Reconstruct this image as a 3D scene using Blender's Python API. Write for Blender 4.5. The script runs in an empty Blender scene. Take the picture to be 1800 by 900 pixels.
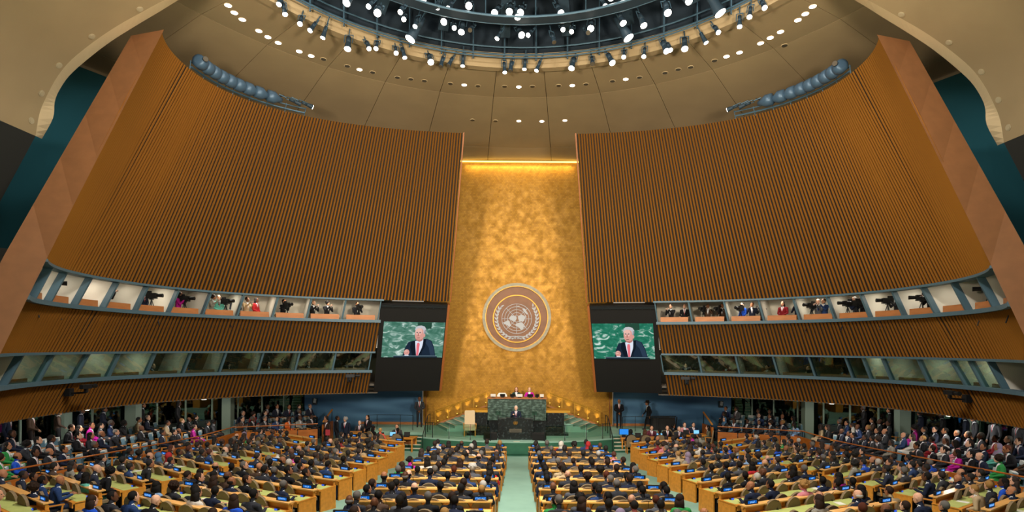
import bpy, math, random
import numpy as np
from mathutils import Vector, Matrix

# ------------------------------------------------------------------ camera, world, lights, exposure
S = bpy.context.scene
C = S.collection
EYE = 5.8                                   # eye height above the front of the hall floor
cam_d = bpy.data.cameras.new('camera'); cam = bpy.data.objects.new('camera', cam_d); C.objects.link(cam)
cam_d.sensor_width = 36.0; cam_d.lens = 20.0; cam_d.clip_end = 200
cam_d.shift_x = -11 / 1800; cam_d.shift_y = 160 / 1800
cam.matrix_world = Matrix.Translation((0, 0, EYE)) @ Matrix.Rotation(math.radians(90), 4, 'X') @ Matrix.Rotation(0.007, 4, 'Z')
S.camera = cam
S.view_settings.view_transform = 'Standard'; S.view_settings.look = 'None'
S.view_settings.gamma = 1.0; S.view_settings.use_curve_mapping = False
S.view_settings.exposure = 0.0
wd = bpy.data.worlds.new('hall_ambient'); S.world = wd; wd.use_nodes = True
wd.node_tree.nodes['Background'].inputs[0].default_value = (1.0, 0.86, 0.68, 1)
wd.node_tree.nodes['Background'].inputs[1].default_value = 0.42
S.cycles.use_denoising = True
S.cycles.max_bounces = 5; S.cycles.diffuse_bounces = 3; S.cycles.glossy_bounces = 2
S.cycles.transparent_max_bounces = 6; S.cycles.sample_clamp_indirect = 4.0

def lamp(name, kind, loc, energy, color=(1, 1, 1), target=None, size=0.5, size_y=None, angle=60, blend=0.5):
    d = bpy.data.lights.new(name, kind); d.energy = energy; d.color = color
    if kind == 'AREA':
        d.size = size
        if size_y: d.shape = 'RECTANGLE'; d.size_y = size_y
    else:
        d.shadow_soft_size = size
    if kind == 'SPOT': d.spot_size = math.radians(angle); d.spot_blend = blend
    o = bpy.data.objects.new(name, d); C.objects.link(o); o.location = loc
    if target is not None:
        o.rotation_euler = (Vector(target) - Vector(loc)).to_track_quat('-Z', 'Y').to_euler()
    o['kind'] = 'helper'
    return o

WARM = (1.0, 0.86, 0.68); WHITE = (1.0, 0.95, 0.88)
# the lighting rig in the dome opening, shining down on the delegates and the stage
for i, (x, y) in enumerate([(-6, 9), (0, 7), (6, 9), (-7.5, 15), (0, 14), (7.5, 15)]):
    lamp('dome_rig_lamp', 'AREA', (x, y, 20.0), 3300 if abs(x) < 1 else 2600, WHITE, (x * 1.05, y + 2.5, 0), 2.2)
for x in (-5, -1.7, 1.7, 5):
    lamp('stage_rig_lamp', 'SPOT', (x, 14, 20.2), 5200, WHITE, (x * .55, 32.6, 1), 0.4, angle=20, blend=.8)
for x in (-7, 7):
    lamp('side_stage_rig_lamp', 'SPOT', (x * .6, 15, 20.2), 9000, WHITE, (x * 1.45, 35.5, 1.5), 0.4, angle=20, blend=.9)
lamp('centre_rig_lamp', 'SPOT', (0, 12, 20.2), 9000, WHITE, (0, 20.5, 0), 0.8, angle=36, blend=.9)
lamp('gold_rig_lamp', 'SPOT', (0, 16, 20.0), 1300, WARM, (0, 37, 8.5), 0.8, angle=42, blend=1.0)
# unseen fill spots added to brighten the ceiling; they also catch the slatted walls
for sx in (-1, 1):
    lamp('ceiling_fill_spot', 'SPOT', (sx * 7, 2.5, 9.5), 21000, WARM, (-sx * 2, 29, 19), 1.2, angle=95, blend=0.9)

# ------------------------------------------------------------------ helpers
rng = random.Random(11)
def tag(o, label=None, cat=None, group=None, kind=None):
    if label: o['label'] = label
    if cat: o['category'] = cat
    if group: o['group'] = group
    if kind: o['kind'] = kind
    return o
def link(name, data, parent=None, loc=None, rot=None, m=None):
    o = bpy.data.objects.new(name, data); C.objects.link(o)
    if parent is not None: o.parent = parent
    if m is not None: o.matrix_local = m
    else:
        if loc is not None: o.location = loc
        if rot is not None: o.rotation_euler = rot
    return o
def empty(name, loc=(0, 0, 0), rz=0.0):
    o = link(name, None, None, loc, (0, 0, rz)); o.empty_display_size = 0.2; return o

class MB:
    """collects polygons for ONE mesh"""
    def __init__(s): s.v = []; s.f = []; s.m = []
    def add(s, vs, fs, mi=0):
        b = len(s.v); s.v += [tuple(p) for p in vs]
        for f in fs: s.f.append([b + i for i in f]); s.m.append(mi)
    def box(s, c, d, M=None, mi=0):
        x, y, z = d[0] / 2, d[1] / 2, d[2] / 2
        vs = [Vector((i * x, j * y, k * z)) for k in (-1, 1) for j in (-1, 1) for i in (-1, 1)]
        if M is not None: vs = [M @ p for p in vs]
        vs = [p + Vector(c) for p in vs]
        s.add(vs, [(0, 2, 3, 1), (4, 5, 7, 6), (0, 1, 5, 4), (2, 6, 7, 3), (1, 3, 7, 5), (0, 4, 6, 2)], mi)
    def bar(s, p0, p1, w, h, mi=0, up=(0, 0, 1)):
        p0, p1 = Vector(p0), Vector(p1); d = p1 - p0; L = d.length
        if L < 1e-6: return
        d /= L; u = Vector(up)
        if abs(d.dot(u)) > .98: u = Vector((0, 1, 0))
        r = d.cross(u).normalized(); u = r.cross(d)
        M = Matrix((r, d, u)).transposed()
        s.box((p0 + p1) / 2, (w, L, h), M, mi)
    def tube(s, p0, p1, r, r1=None, n=8, mi=0, caps=True):
        p0, p1 = Vector(p0), Vector(p1); d = (p1 - p0).normalized()
        r1 = r if r1 is None else r1
        a = Vector((0, 0, 1)) if abs(d.z) < .9 else Vector((1, 0, 0))
        u = d.cross(a).normalized(); w = d.cross(u)
        vs = [p + (u * math.cos(t) + w * math.sin(t)) * q for p, q in ((p0, r), (p1, r1)) for t in [2 * math.pi * i / n for i in range(n)]]
        fs = [(i, (i + 1) % n, n + (i + 1) % n, n + i) for i in range(n)]
        if caps: fs += [tuple(range(n))[::-1], tuple(range(n, 2 * n))]
        s.add(vs, fs, mi)
    def path(s, pts, r, n=6, mi=0):
        for a, b in zip(pts, pts[1:]): s.tube(a, b, r, n=n, mi=mi)
    def loft(s, rings, n=12, mi=0):
        """rings: (cx, cy, cz, rx, ry) horizontal ellipses, capped"""
        vs = []
        for cx, cy, cz, rx, ry in rings:
            vs += [(cx + rx * math.cos(2 * math.pi * i / n), cy + ry * math.sin(2 * math.pi * i / n), cz) for i in range(n)]
        k = len(rings)
        fs = [(j * n + i, j * n + (i + 1) % n, (j + 1) * n + (i + 1) % n, (j + 1) * n + i) for j in range(k - 1) for i in range(n)]
        fs += [tuple(range(n))[::-1], tuple(range((k - 1) * n, k * n))]
        s.add(vs, fs, mi)
    def ball(s, c, r, n=10, k=6, mi=0):
        r = (r, r, r) if not hasattr(r, '__len__') else r
        s.loft([(c[0], c[1], c[2] - r[2] * math.cos(math.pi * (j + .5 * (j == 0) * .3 - .15 * (j == k)) / k), max(1e-3, r[0] * math.sin(math.pi * min(max(j, .15), k - .15) / k)), max(1e-3, r[1] * math.sin(math.pi * min(max(j, .15), k - .15) / k))) for j in range(k + 1)], n, mi)
    def cap(s, p0, p1, r0, r1, n=10, mi=0):
        p0, p1 = Vector(p0), Vector(p1); d = p1 - p0; L = d.length
        d = d / L if L > 1e-6 else Vector((0, 0, 1))
        a = Vector((0, 0, 1)) if abs(d.z) < .9 else Vector((1, 0, 0))
        u = d.cross(a).normalized(); w = d.cross(u)
        prof = [(p0 - d * r0 * math.cos(t), r0 * math.sin(t)) for t in (.25, .8)] + [(p0, r0), (p1, r1)] + [(p1 + d * r1 * math.cos(t), r1 * math.sin(t)) for t in (.8, .25)]
        vs = [c + (u * math.cos(2 * math.pi * i / n) + w * math.sin(2 * math.pi * i / n)) * q for c, q in prof for i in range(n)]
        k = len(prof)
        fs = [(j * n + i, j * n + (i + 1) % n, (j + 1) * n + (i + 1) % n, (j + 1) * n + i) for j in range(k - 1) for i in range(n)]
        fs += [tuple(range(n))[::-1], tuple(range((k - 1) * n, k * n))]
        s.add(vs, fs, mi)
    def prism(s, poly, d, M=None, mi=0):
        """poly: 2-D outline in local xz, extruded along local y from 0 to d"""
        n = len(poly)
        vs = [Vector((p[0], y, p[1])) for y in (0, d) for p in poly]
        if M is not None: vs = [M @ p for p in vs]
        s.add(vs, [tuple(range(n)), tuple(range(n, 2 * n))[::-1]] + [(i, n + i, n + (i + 1) % n, (i + 1) % n) for i in range(n)], mi)
    def strip(s, A, B, mi=0):
        """ribbon between two polylines of equal length"""
        n = len(A); s.add(list(A) + list(B), [(i, i + 1, n + i + 1, n + i) for i in range(n - 1)], mi)
    def slab(s, A, B, t, mi=0):
        """ribbon A-B with thickness t along z (downwards)"""
        n = len(A); dn = Vector((0, 0, -t))
        vs = [Vector(p) for p in A] + [Vector(p) for p in B]
        vs += [p + dn for p in vs]
        fs = []
        for i in range(n - 1):
            fs += [(i, i + 1, n + i + 1, n + i), (2 * n + i, 3 * n + i, 3 * n + i + 1, 2 * n + i + 1),
                   (i, 2 * n + i, 2 * n + i + 1, i + 1), (n + i, n + i + 1, 3 * n + i + 1, 3 * n + i)]
        fs += [(0, n, 3 * n, 2 * n), (n - 1, 3 * n - 1, 4 * n - 1, 2 * n - 1)]
        s.add(vs, fs, mi)
    def mesh(s, name, mats, smooth=False):
        me = bpy.data.meshes.new(name); me.from_pydata(s.v, [], s.f)
        mats = mats if isinstance(mats, (list, tuple)) else [mats]
        for m in mats: me.materials.append(M[m] if isinstance(m, str) else m)
        if len(mats) > 1: me.polygons.foreach_set('material_index', s.m)
        if smooth: me.polygons.foreach_set('use_smooth', [True] * len(s.f))
        me.update(); return me
    def build(s, name, mats, parent=None, smooth=False, loc=None, rot=None):
        return link(name, s.mesh(name, mats, smooth), parent, loc, rot)

# ------------------------------------------------------------------ materials
M = {}
def lin(h):
    h = h.lstrip('#'); c = [int(h[i:i + 2], 16) / 255 for i in (0, 2, 4)]
    return tuple(x / 12.92 if x <= .04045 else ((x + .055) / 1.055) ** 2.4 for x in c) + (1,)
def mat(name, hexc, rough=.6, metal=0.0, var=0.0, scale=(8, 8, 8), hex2=None, bump=0.0, emit=0.0, detail=4, spec=.35, lo=.35, hi=.65, coords='Object'):
    m = bpy.data.materials.new(name); m.use_nodes = True; nt = m.node_tree; N = nt.nodes; b = N['Principled BSDF']
    b.inputs['Roughness'].default_value = rough; b.inputs['Metallic'].default_value = metal
    b.inputs['Specular IOR Level'].default_value = spec
    c = lin(hexc); b.inputs['Base Color'].default_value = c
    if hex2 or var or bump:
        tc = N.new('ShaderNodeTexCoord'); mp = N.new('ShaderNodeMapping'); mp.inputs['Scale'].default_value = scale
        nt.links.new(tc.outputs[coords], mp.inputs[0])
        no = N.new('ShaderNodeTexNoise'); no.inputs['Scale'].default_value = 1.0; no.inputs['Detail'].default_value = detail
        nt.links.new(mp.outputs[0], no.inputs['Vector'])
        cr = N.new('ShaderNodeValToRGB'); cr.color_ramp.elements[0].position = lo; cr.color_ramp.elements[1].position = hi
        if hex2: c0, c1 = c, lin(hex2)
        else: c0 = tuple(x * (1 - var) for x in c[:3]) + (1,); c1 = tuple(min(1, x * (1 + var)) for x in c[:3]) + (1,)
        cr.color_ramp.elements[0].color = c0; cr.color_ramp.elements[1].color = c1
        nt.links.new(no.outputs[0], cr.inputs[0])
        if hex2 or var: nt.links.new(cr.outputs[0], b.inputs['Base Color'])
        if bump:
            bp = N.new('ShaderNodeBump'); bp.inputs['Strength'].default_value = bump; bp.inputs['Distance'].default_value = .02
            nt.links.new(no.outputs[0], bp.inputs['Height']); nt.links.new(bp.outputs[0], b.inputs['Normal'])
    if emit:
        b.inputs['Emission Color'].default_value = c; b.inputs['Emission Strength'].default_value = emit
    M[name] = m; return m
def emis(name, hexc, strength):
    m = bpy.data.materials.new(name); m.use_nodes = True; nt = m.node_tree
    nt.nodes.remove(nt.nodes['Principled BSDF']); e = nt.nodes.new('ShaderNodeEmission')
    e.inputs[0].default_value = lin(hexc); e.inputs[1].default_value = strength
    nt.links.new(e.outputs[0], nt.nodes['Material Output'].inputs[0]); M[name] = m; return m

mat('slat_wood', '#744a17', .75, spec=.08, var=.3, scale=(9, 9, .8))
mat('backing_dark', '#1c1813', .9)
mat('post_wood', '#7d5434', .55, var=.06, scale=(3, 3, 3))
mat('slat_edge', '#8a4f20', .5)
mat('ceiling_plaster', '#968260', .8, var=.06, scale=(.5, .5, .5))
mat('rim_plaster', '#cdb78f', .8)
mat('ceil_edge', '#4a3b29', .9)
mat('teal_wall', '#21606c', .8)
mat('charcoal_wall', '#2b2b27', .9)
mat('frame_blue', '#4a6470', .5)
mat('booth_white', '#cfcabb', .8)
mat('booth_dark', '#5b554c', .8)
mat('counter_wood', '#ad6f3f', .5, var=.1, scale=(2, 2, 8))
mat('desk_wood', '#d28b34', .38, var=.12, scale=(1.2, 9, 9))
mat('desk_ledge_wood', '#e8b066', .32, var=.1, scale=(1.2, 9, 9))
mat('green_leather', '#bcc676', .45, var=.08, scale=(3, 3, 3))
mat('panel_wood', '#a85f22', .45, var=.15, scale=(2, 2, 6))
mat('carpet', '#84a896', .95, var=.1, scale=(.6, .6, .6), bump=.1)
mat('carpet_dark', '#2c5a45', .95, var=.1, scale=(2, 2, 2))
mat('nosing', '#cfc7ae', .7)
mat('chair_fabric', '#7c6a4f', .8, var=.08, scale=(30, 30, 30))
mat('chair_wood', '#c98536', .4)
mat('guest_fabric', '#5d7d8c', .8, var=.06, scale=(12, 12, 12))
mat('cover_white', '#c9cdc9', .8)
mat('black', '#121212', .6)
mat('black_panel', '#161616', .55, spec=.2)
mat('rig_navy', '#22333f', .6)
mat('rig_dark', '#13202a', .85)
mat('rig_steel', '#405a6a', .45, metal=.3)
mat('lamp_blue', '#41596e', .4, metal=.2)
mat('blue_wall', '#2f587c', .6, hex2='#5a89b0', scale=(.22, .3, 1.2), detail=1.0, lo=.4, hi=.68)
mat('black_marble', '#15191a', .25, hex2='#4a5555', scale=(7, 7, 7), detail=9, lo=.55, hi=.85, spec=.5)
mat('green_marble', '#24382f', .3, hex2='#6a8378', scale=(5, 5, 9), detail=12, lo=.45, hi=.78, spec=.5)
mat('gold_paint', '#b98a2c', .4, metal=.5)
mat('brass', '#a87d30', .4, metal=.6)
mat('cream_leather', '#c4ad88', .5)
mat('white_plastic', '#dcd9d0', .4)
mat('paper', '#e8e6de', .8)
mat('silver', '#b8bbc0', .6)
mat('emblem_ring', '#a39c84', .55, var=.12, scale=(4, 4, 4))
mat('emblem_wood', '#84593a', .5, var=.1, scale=(2, 2, 2))
mat('steel_dark', '#23282b', .4, metal=.5)
mat('column_pale', '#8fa394', .6)
mat('bronze_plaque', '#5d574a', .5, metal=.4)
mat('dado_grey', '#3a4642', .7)
mat('corridor', '#101b22', .8, var=.4, scale=(.5, .5, .5))
mat('corridor_blue', '#1d3f63', .8)
mat('corridor_green', '#1f4a3a', .8)
mat('camera_black', '#17181a', .5)
mat('suit_trim', '#1a1d26', .8)
emis('lamp_lens', '#fff6e6', 14.0)
emis('lamp_lens_cool', '#dcecff', 10.0)
emis('downlight_on', '#fff7e8', 9.0)
mat('downlight_off', '#a89a7c', .4)
mat('downlight_dark', '#4a4234', .6)
emis('plate_blue', '#1468c8', .9)
emis('plate_text', '#9fd4ff', 1.1)
emis('console_blue', '#3d62e6', 1.1)
emis('laptop_glow', '#7fc4f0', 1.3)
emis('cove_glow', '#ffd060', 5.0)
emis('monitor_blue', '#2f86e0', 1.2)

# gold leaf: small squares of slightly different tone
def gold_material():
    m = bpy.data.materials.new('gold_leaf'); m.use_nodes = True; nt = m.node_tree; N = nt.nodes; b = N['Principled BSDF']
    tc = N.new('ShaderNodeTexCoord')
    br = N.new('ShaderNodeTexBrick'); br.inputs['Scale'].default_value = 1.0; br.inputs['Mortar Size'].default_value = .004
    br.inputs['Brick Width'].default_value = .12; br.inputs['Row Height'].default_value = .1
    br.inputs['Color1'].default_value = lin('#a5781f'); br.inputs['Color2'].default_value = lin('#926716'); br.inputs['Mortar'].default_value = lin('#7a5512')
    mp = N.new('ShaderNodeMapping'); mp.inputs['Rotation'].default_value = (math.radians(-90), 0, 0)
    nt.links.new(tc.outputs['Object'], mp.inputs[0]); nt.links.new(mp.outputs[0], br.inputs['Vector'])
    nt.links.new(br.outputs['Color'], b.inputs['Base Color'])
    no = N.new('ShaderNodeTexNoise'); no.inputs['Scale'].default_value = 2.5; no.inputs['Detail'].default_value = 9
    nt.links.new(tc.outputs['Object'], no.inputs['Vector'])
    cr = N.new('ShaderNodeMapRange'); cr.inputs['From Min'].default_value = .35; cr.inputs['From Max'].default_value = .65
    cr.inputs['To Min'].default_value = .42; cr.inputs['To Max'].default_value = .62
    nt.links.new(no.outputs[0], cr.inputs[0]); nt.links.new(cr.outputs[0], b.inputs['Roughness'])
    b.inputs['Metallic'].default_value = .5
    M['gold_leaf'] = m
gold_material()
def glass_material(name, tint, fac):
    m = bpy.data.materials.new(name); m.use_nodes = True; nt = m.node_tree; N = nt.nodes
    N.remove(N['Principled BSDF'])
    t = N.new('ShaderNodeBsdfTransparent'); t.inputs[0].default_value = lin(tint)
    g = N.new('ShaderNodeBsdfGlossy'); g.inputs['Roughness'].default_value = .02; g.inputs[0].default_value = (.9, 1, .95, 1)
    mx = N.new('ShaderNodeMixShader'); mx.inputs[0].default_value = fac
    nt.links.new(t.outputs[0], mx.inputs[1]); nt.links.new(g.outputs[0], mx.inputs[2])
    nt.links.new(mx.outputs[0], N['Material Output'].inputs[0]); M[name] = m
glass_material('booth_glass', '#c8d8d0', .10)
glass_material('lounge_glass', '#9fb8ae', .10)
glass_material('rail_glass', '#dcebe4', .04)
# people: clothing colour from the object's own colour, skin tone from its alpha
def person_material(name, kind):
    m = bpy.data.materials.new(name); m.use_nodes = True; nt = m.node_tree; N = nt.nodes; b = N['Principled BSDF']
    b.inputs['Roughness'].default_value = .8; b.inputs['Specular IOR Level'].default_value = .2
    oi = N.new('ShaderNodeObjectInfo')
    if kind == 'cloth': nt.links.new(oi.outputs['Color'], b.inputs['Base Color'])
    elif kind == 'dark':
        mx = N.new('ShaderNodeMix'); mx.data_type = 'RGBA'; mx.inputs[0].default_value = .75
        nt.links.new(oi.outputs['Color'], mx.inputs[6]); mx.inputs[7].default_value = (.012, .012, .016, 1)
        nt.links.new(mx.outputs[2], b.inputs['Base Color'])
    else:
        b.inputs['Roughness'].default_value = .5
        cr = N.new('ShaderNodeValToRGB'); e = cr.color_ramp.elements
        e[0].position = 0; e[0].color = lin('#4a2f22'); e[1].position = 1; e[1].color = lin('#e3b498')
        k = e.new(.5); k.color = lin('#a8714f')
        nt.links.new(oi.outputs['Alpha'], cr.inputs[0]); nt.links.new(cr.outputs[0], b.inputs['Base Color'])
    M[name] = m
person_material('clothing', 'cloth'); person_material('lower_clothing', 'dark'); person_material('skin', 'skin'); person_material('hair', 'cloth')
mat('shirt_white', '#d8dbe0', .8); mat('tie_red', '#a8353f', .7); mat('shoe', '#141414', .5); mat('eye_dark', '#1c1512', .4)
def crowd_material():
    m = bpy.data.materials.new('crowd'); m.use_nodes = True; nt = m.node_tree; b = nt.nodes['Principled BSDF']
    a = nt.nodes.new('ShaderNodeVertexColor'); a.layer_name = 'tone'
    nt.links.new(a.outputs[0], b.inputs['Base Color']); b.inputs['Roughness'].default_value = .8; M['crowd'] = m
crowd_material()

# ------------------------------------------------------------------ the shell: leaning curved walls
ZE, ZD, ZC, ZB, ZA, ZT = -2.68, -1.444, -.325, 1.34, 2.515, 10.765      # levels relative to the eye
TH_END = 2.087
def wall(sd, t0, zr, off=0.0):
    """point on the slatted wall: sd -1/+1 side, t0 angle from the stage axis, zr height from the eye, off outwards"""
    t = t0 * (1 - .0113 * (zr - ZA))
    a = 16.663 - .356 * zr; b = 10.553 - .356 * zr
    def at(tt):
        s, c = math.sin(tt), math.cos(tt)
        return Vector((a * abs(s) ** .881 * (1 if s > 0 else -1), 21.96 + b * abs(c) ** .881 * (1 if c > 0 else -1), 0))
    p = at(t)
    if off:
        d = at(t + .01) - at(t - .01); n = Vector((-d.y, d.x, 0)).normalized()
        if n.dot(p - Vector((0, 21.96, 0))) < 0: n = -n
        p = p + n * off
    return Vector((sd * p.x, p.y, EYE + zr))
def arc(sd, t0, t1, zr, off=0.0, n=60):
    return [wall(sd, t0 + (t1 - t0) * i / n, zr, off) for i in range(n + 1)]
def even(t0, t1, zr, pitch):
    """angles spaced evenly along the wall"""
    ts = np.linspace(t0, t1, 1500); P = np.array([wall(1, t, zr) for t in ts])
    L = np.concatenate([[0], np.cumsum(np.linalg.norm(np.diff(P, axis=0), axis=1))])
    n = int(L[-1] / pitch)
    return list(np.interp(np.arange(n + 1) * pitch, L, ts))
SIDE = {-1: 'left', 1: 'right'}
def slat_mesh(name, tip):
    """unit-height slat with a pointed front, local x along the wall, y out of the wall, z along the slat"""
    w, d = .047, .052
    prof = [(-w, 0), (w, 0), (w * .9, -d * .45), (w * .25, -d), (-w * .25, -d), (-w * .9, -d * .45)]
    b = MB(); n = len(prof)
    vs = [Vector((x, y, 0)) for x, y in prof] + [Vector((x * (.9 if not tip else 1), y, 1)) for x, y in prof]
    fs = [(i, (i + 1) % n, n + (i + 1) % n, n + i) for i in range(n)] + [tuple(range(n))[::-1]]
    if tip:
        vs.append(Vector((0, -d * .35, 1 + tip))); fs += [(n + i, n + (i + 1) % n, 2 * n) for i in range(n)]
    else: fs.append(tuple(range(n, 2 * n)))
    b.add(vs, fs); return b.mesh(name, 'slat_wood')
SLAT = slat_mesh('slat', 0); SLAT_T = slat_mesh('slat', .08)
def slatted(sd, name, label, t0, t1, z0, z1, tip, pitch=.175):
    root = empty(name); tag(root, label, 'wall', kind='structure')
    tq = t1 - .03
    b = MB(); bot = arc(sd, t0, tq, z0, .10); top = arc(sd, t0, tq, z1, .10)
    b.strip(bot, top); ob = arc(sd, t0, tq, z0, .22); ot = arc(sd, t0, tq, z1, .22)
    b.strip(ot, ob); b.strip(top, ot); b.strip(ob, bot); b.add([bot[0], top[0], ot[0], ob[0]], [(0, 1, 2, 3)]); b.add([bot[-1], top[-1], ot[-1], ob[-1]], [(0, 1, 2, 3)])
    b.build('backing', 'backing_dark', root)
    for i, t in enumerate(even(t0 + .006, t1 - .002, max(z0, ZE) if z0 < ZA else ZA, pitch)):
        t += rng.uniform(-.0006, .0006)
        p, q = wall(sd, t, z0, .09), wall(sd, t, z1 - (.0 if not tip else .012), .09)
        zax = q - p; L = zax.length; zax.normalize()
        xax = (wall(sd, t + .004, z0) - wall(sd, t - .004, z0)).normalized() * sd
        yax = zax.cross(xax).normalized(); xax = yax.cross(zax)
        inw = Vector((0, 21.96, 0)) - Vector((p.x, p.y, 0))
        if (-yax).dot(inw) < 0: yax = -yax; xax = -xax
        m = Matrix((xax, yax, zax * L)).transposed().to_4x4(); m.translation = p
        link('slat', SLAT_T if tip else SLAT, root, m=m)
    return root
for sd in (-1, 1):
    s = SIDE[sd]
    slatted(sd, 'wall_' + s, 'tall leaning wall of upright timber slats on the %s of the gold panel' % s, .205, TH_END, ZA, ZT, False)
    slatted(sd, 'wall_%s_middle' % s, 'timber slat band between the two rows of %s booths' % s, .43, TH_END, ZC, ZB - .06, True)
    slatted(sd, 'wall_%s_lower' % s, 'lowest timber slat band under the glazed %s booths' % s, .43, TH_END, ZE, ZD - .06, True)
    # wide end face of the leaning wall
    b = MB(); k = .92
    lv = [ZE - 3.0, ZE, ZC, ZA] + [ZA + (ZT - ZA) * q / 5 for q in range(1, 6)]
    def kvec(z):
        f = max(0.0, (z - ZA) / (ZT - ZA)); return Vector((sd * (.85 + .55 * f), -.45 + .85 * f, 0))
    for z0, z1 in zip(lv, lv[1:]):
        a0, a1 = wall(sd, TH_END + .016, z0, -.02), wall(sd, TH_END + .016, z1, -.02)
        o0, o1 = a0 + kvec(z0), a1 + kvec(z1)
        e0, e1 = o0 + Vector((-sd * .15, .45, 0)), o1 + Vector((-sd * .15, .45, 0))
        i0, i1 = wall(sd, TH_END - .004, z0, .1), wall(sd, TH_END - .004, z1, .1)
        b.add([a0, a1, o1, o0, e0, e1, i0, i1], [(0, 1, 2, 3), (3, 2, 5, 4), (4, 5, 7, 6), (6, 7, 1, 0), (1, 7, 5, 2), (0, 3, 4, 6)])
    tag(b.build('trim_%d' % (1 if sd < 0 else 2), 'post_wood'), 'broad tan end face of the %s slatted wall' % s, 'wall', kind='structure')
    b = MB(); b.strip(arc(sd, .205, TH_END - .062, ZT, .12), arc(sd, .205, TH_END - .062, ZT, .5)); b.strip(arc(sd, .205, TH_END - .062, ZA, .23), arc(sd, .205, TH_END - .062, ZT, .5))
    tag(b.build('wall_%s_back' % s, 'backing_dark'), 'dark rear of the %s slatted wall' % s, 'wall', kind='structure')
    # inner edge board beside the gold panel
    b = MB()
    for z0, z1 in ((ZA - .05, ZT),):
        a0, a1, o0, o1 = wall(sd, .2, z0, 0), wall(sd, .2, z1, 0), wall(sd, .2, z0, .25), wall(sd, .2, z1, .25)
        w = Vector((-sd * .06, 0, 0)); b.add([a0, a1, o1, o0, a0 + w, a1 + w, o1 + w, o0 + w], [(0, 1, 2, 3), (4, 7, 6, 5), (0, 4, 5, 1), (3, 2, 6, 7), (1, 5, 6, 2), (0, 3, 7, 4)])
    tag(b.build('trim_%d' % (3 if sd < 0 else 4), 'slat_edge'), 'narrow brown board edging the %s wall beside the gold panel' % s, 'trim', kind='structure')

# ------------------------------------------------------------------ press and interpreter booths
def th_of(px, zr):
    """angle of the wall seen at image column px (911 = axis) at level zr"""
    u = (px - 911) / 1000; sd = 1 if u > 0 else -1
    ts = np.linspace(.3, 2.3, 800); P = np.array([wall(sd, t, zr)[:2] for t in ts]); r = P[:, 0] / P[:, 1] - u
    i = np.nonzero(np.sign(r[:-1]) != np.sign(r[1:]))[0]
    return sd, float(ts[i[0]]) if len(i) else 2.087
BAYS = [('upper', -1, [663, 600, 538, 477, 416, 356, 297, 240, 184, 134, 89, 62], ZB, ZA, [.9, .8, .7, 1, .9, .15, 1, .5, .9, .5, .6]),
        ('upper', 1, [1157, 1218, 1281, 1344, 1406, 1467, 1528, 1587, 1643, 1698, 1745, 1775], ZB, ZA, [.12, .06, 1, .5, .9, .8, 1, .7, .5, .06, .06]),
        ('lower', -1, [647, 583, 518, 453, 386, 322, 257, 192, 132, 68, 12, -60], ZD, ZC, [.05, .4, .25, .3, .25, .3, .8, .5, .25, .3, .12]),
        ('lower', 1, [1168, 1235, 1302, 1369, 1434, 1500, 1532, 1567, 1633, 1698, 1728, 1763, 1860], ZD, ZC, [.6, .12, .12, .2, .08, .06, .3, .4, .5, .4, .8, .4])]
ORD = ['first', 'second', 'third', 'fourth', 'fifth', 'sixth', 'seventh', 'eighth', 'ninth', 'tenth', 'eleventh', 'twelfth', 'thirteenth', 'fourteenth', 'fifteenth', 'sixteenth', 'seventeenth', 'eighteenth', 'nineteenth', 'twentieth']
BOOTHS = []; nwin = 0
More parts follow.
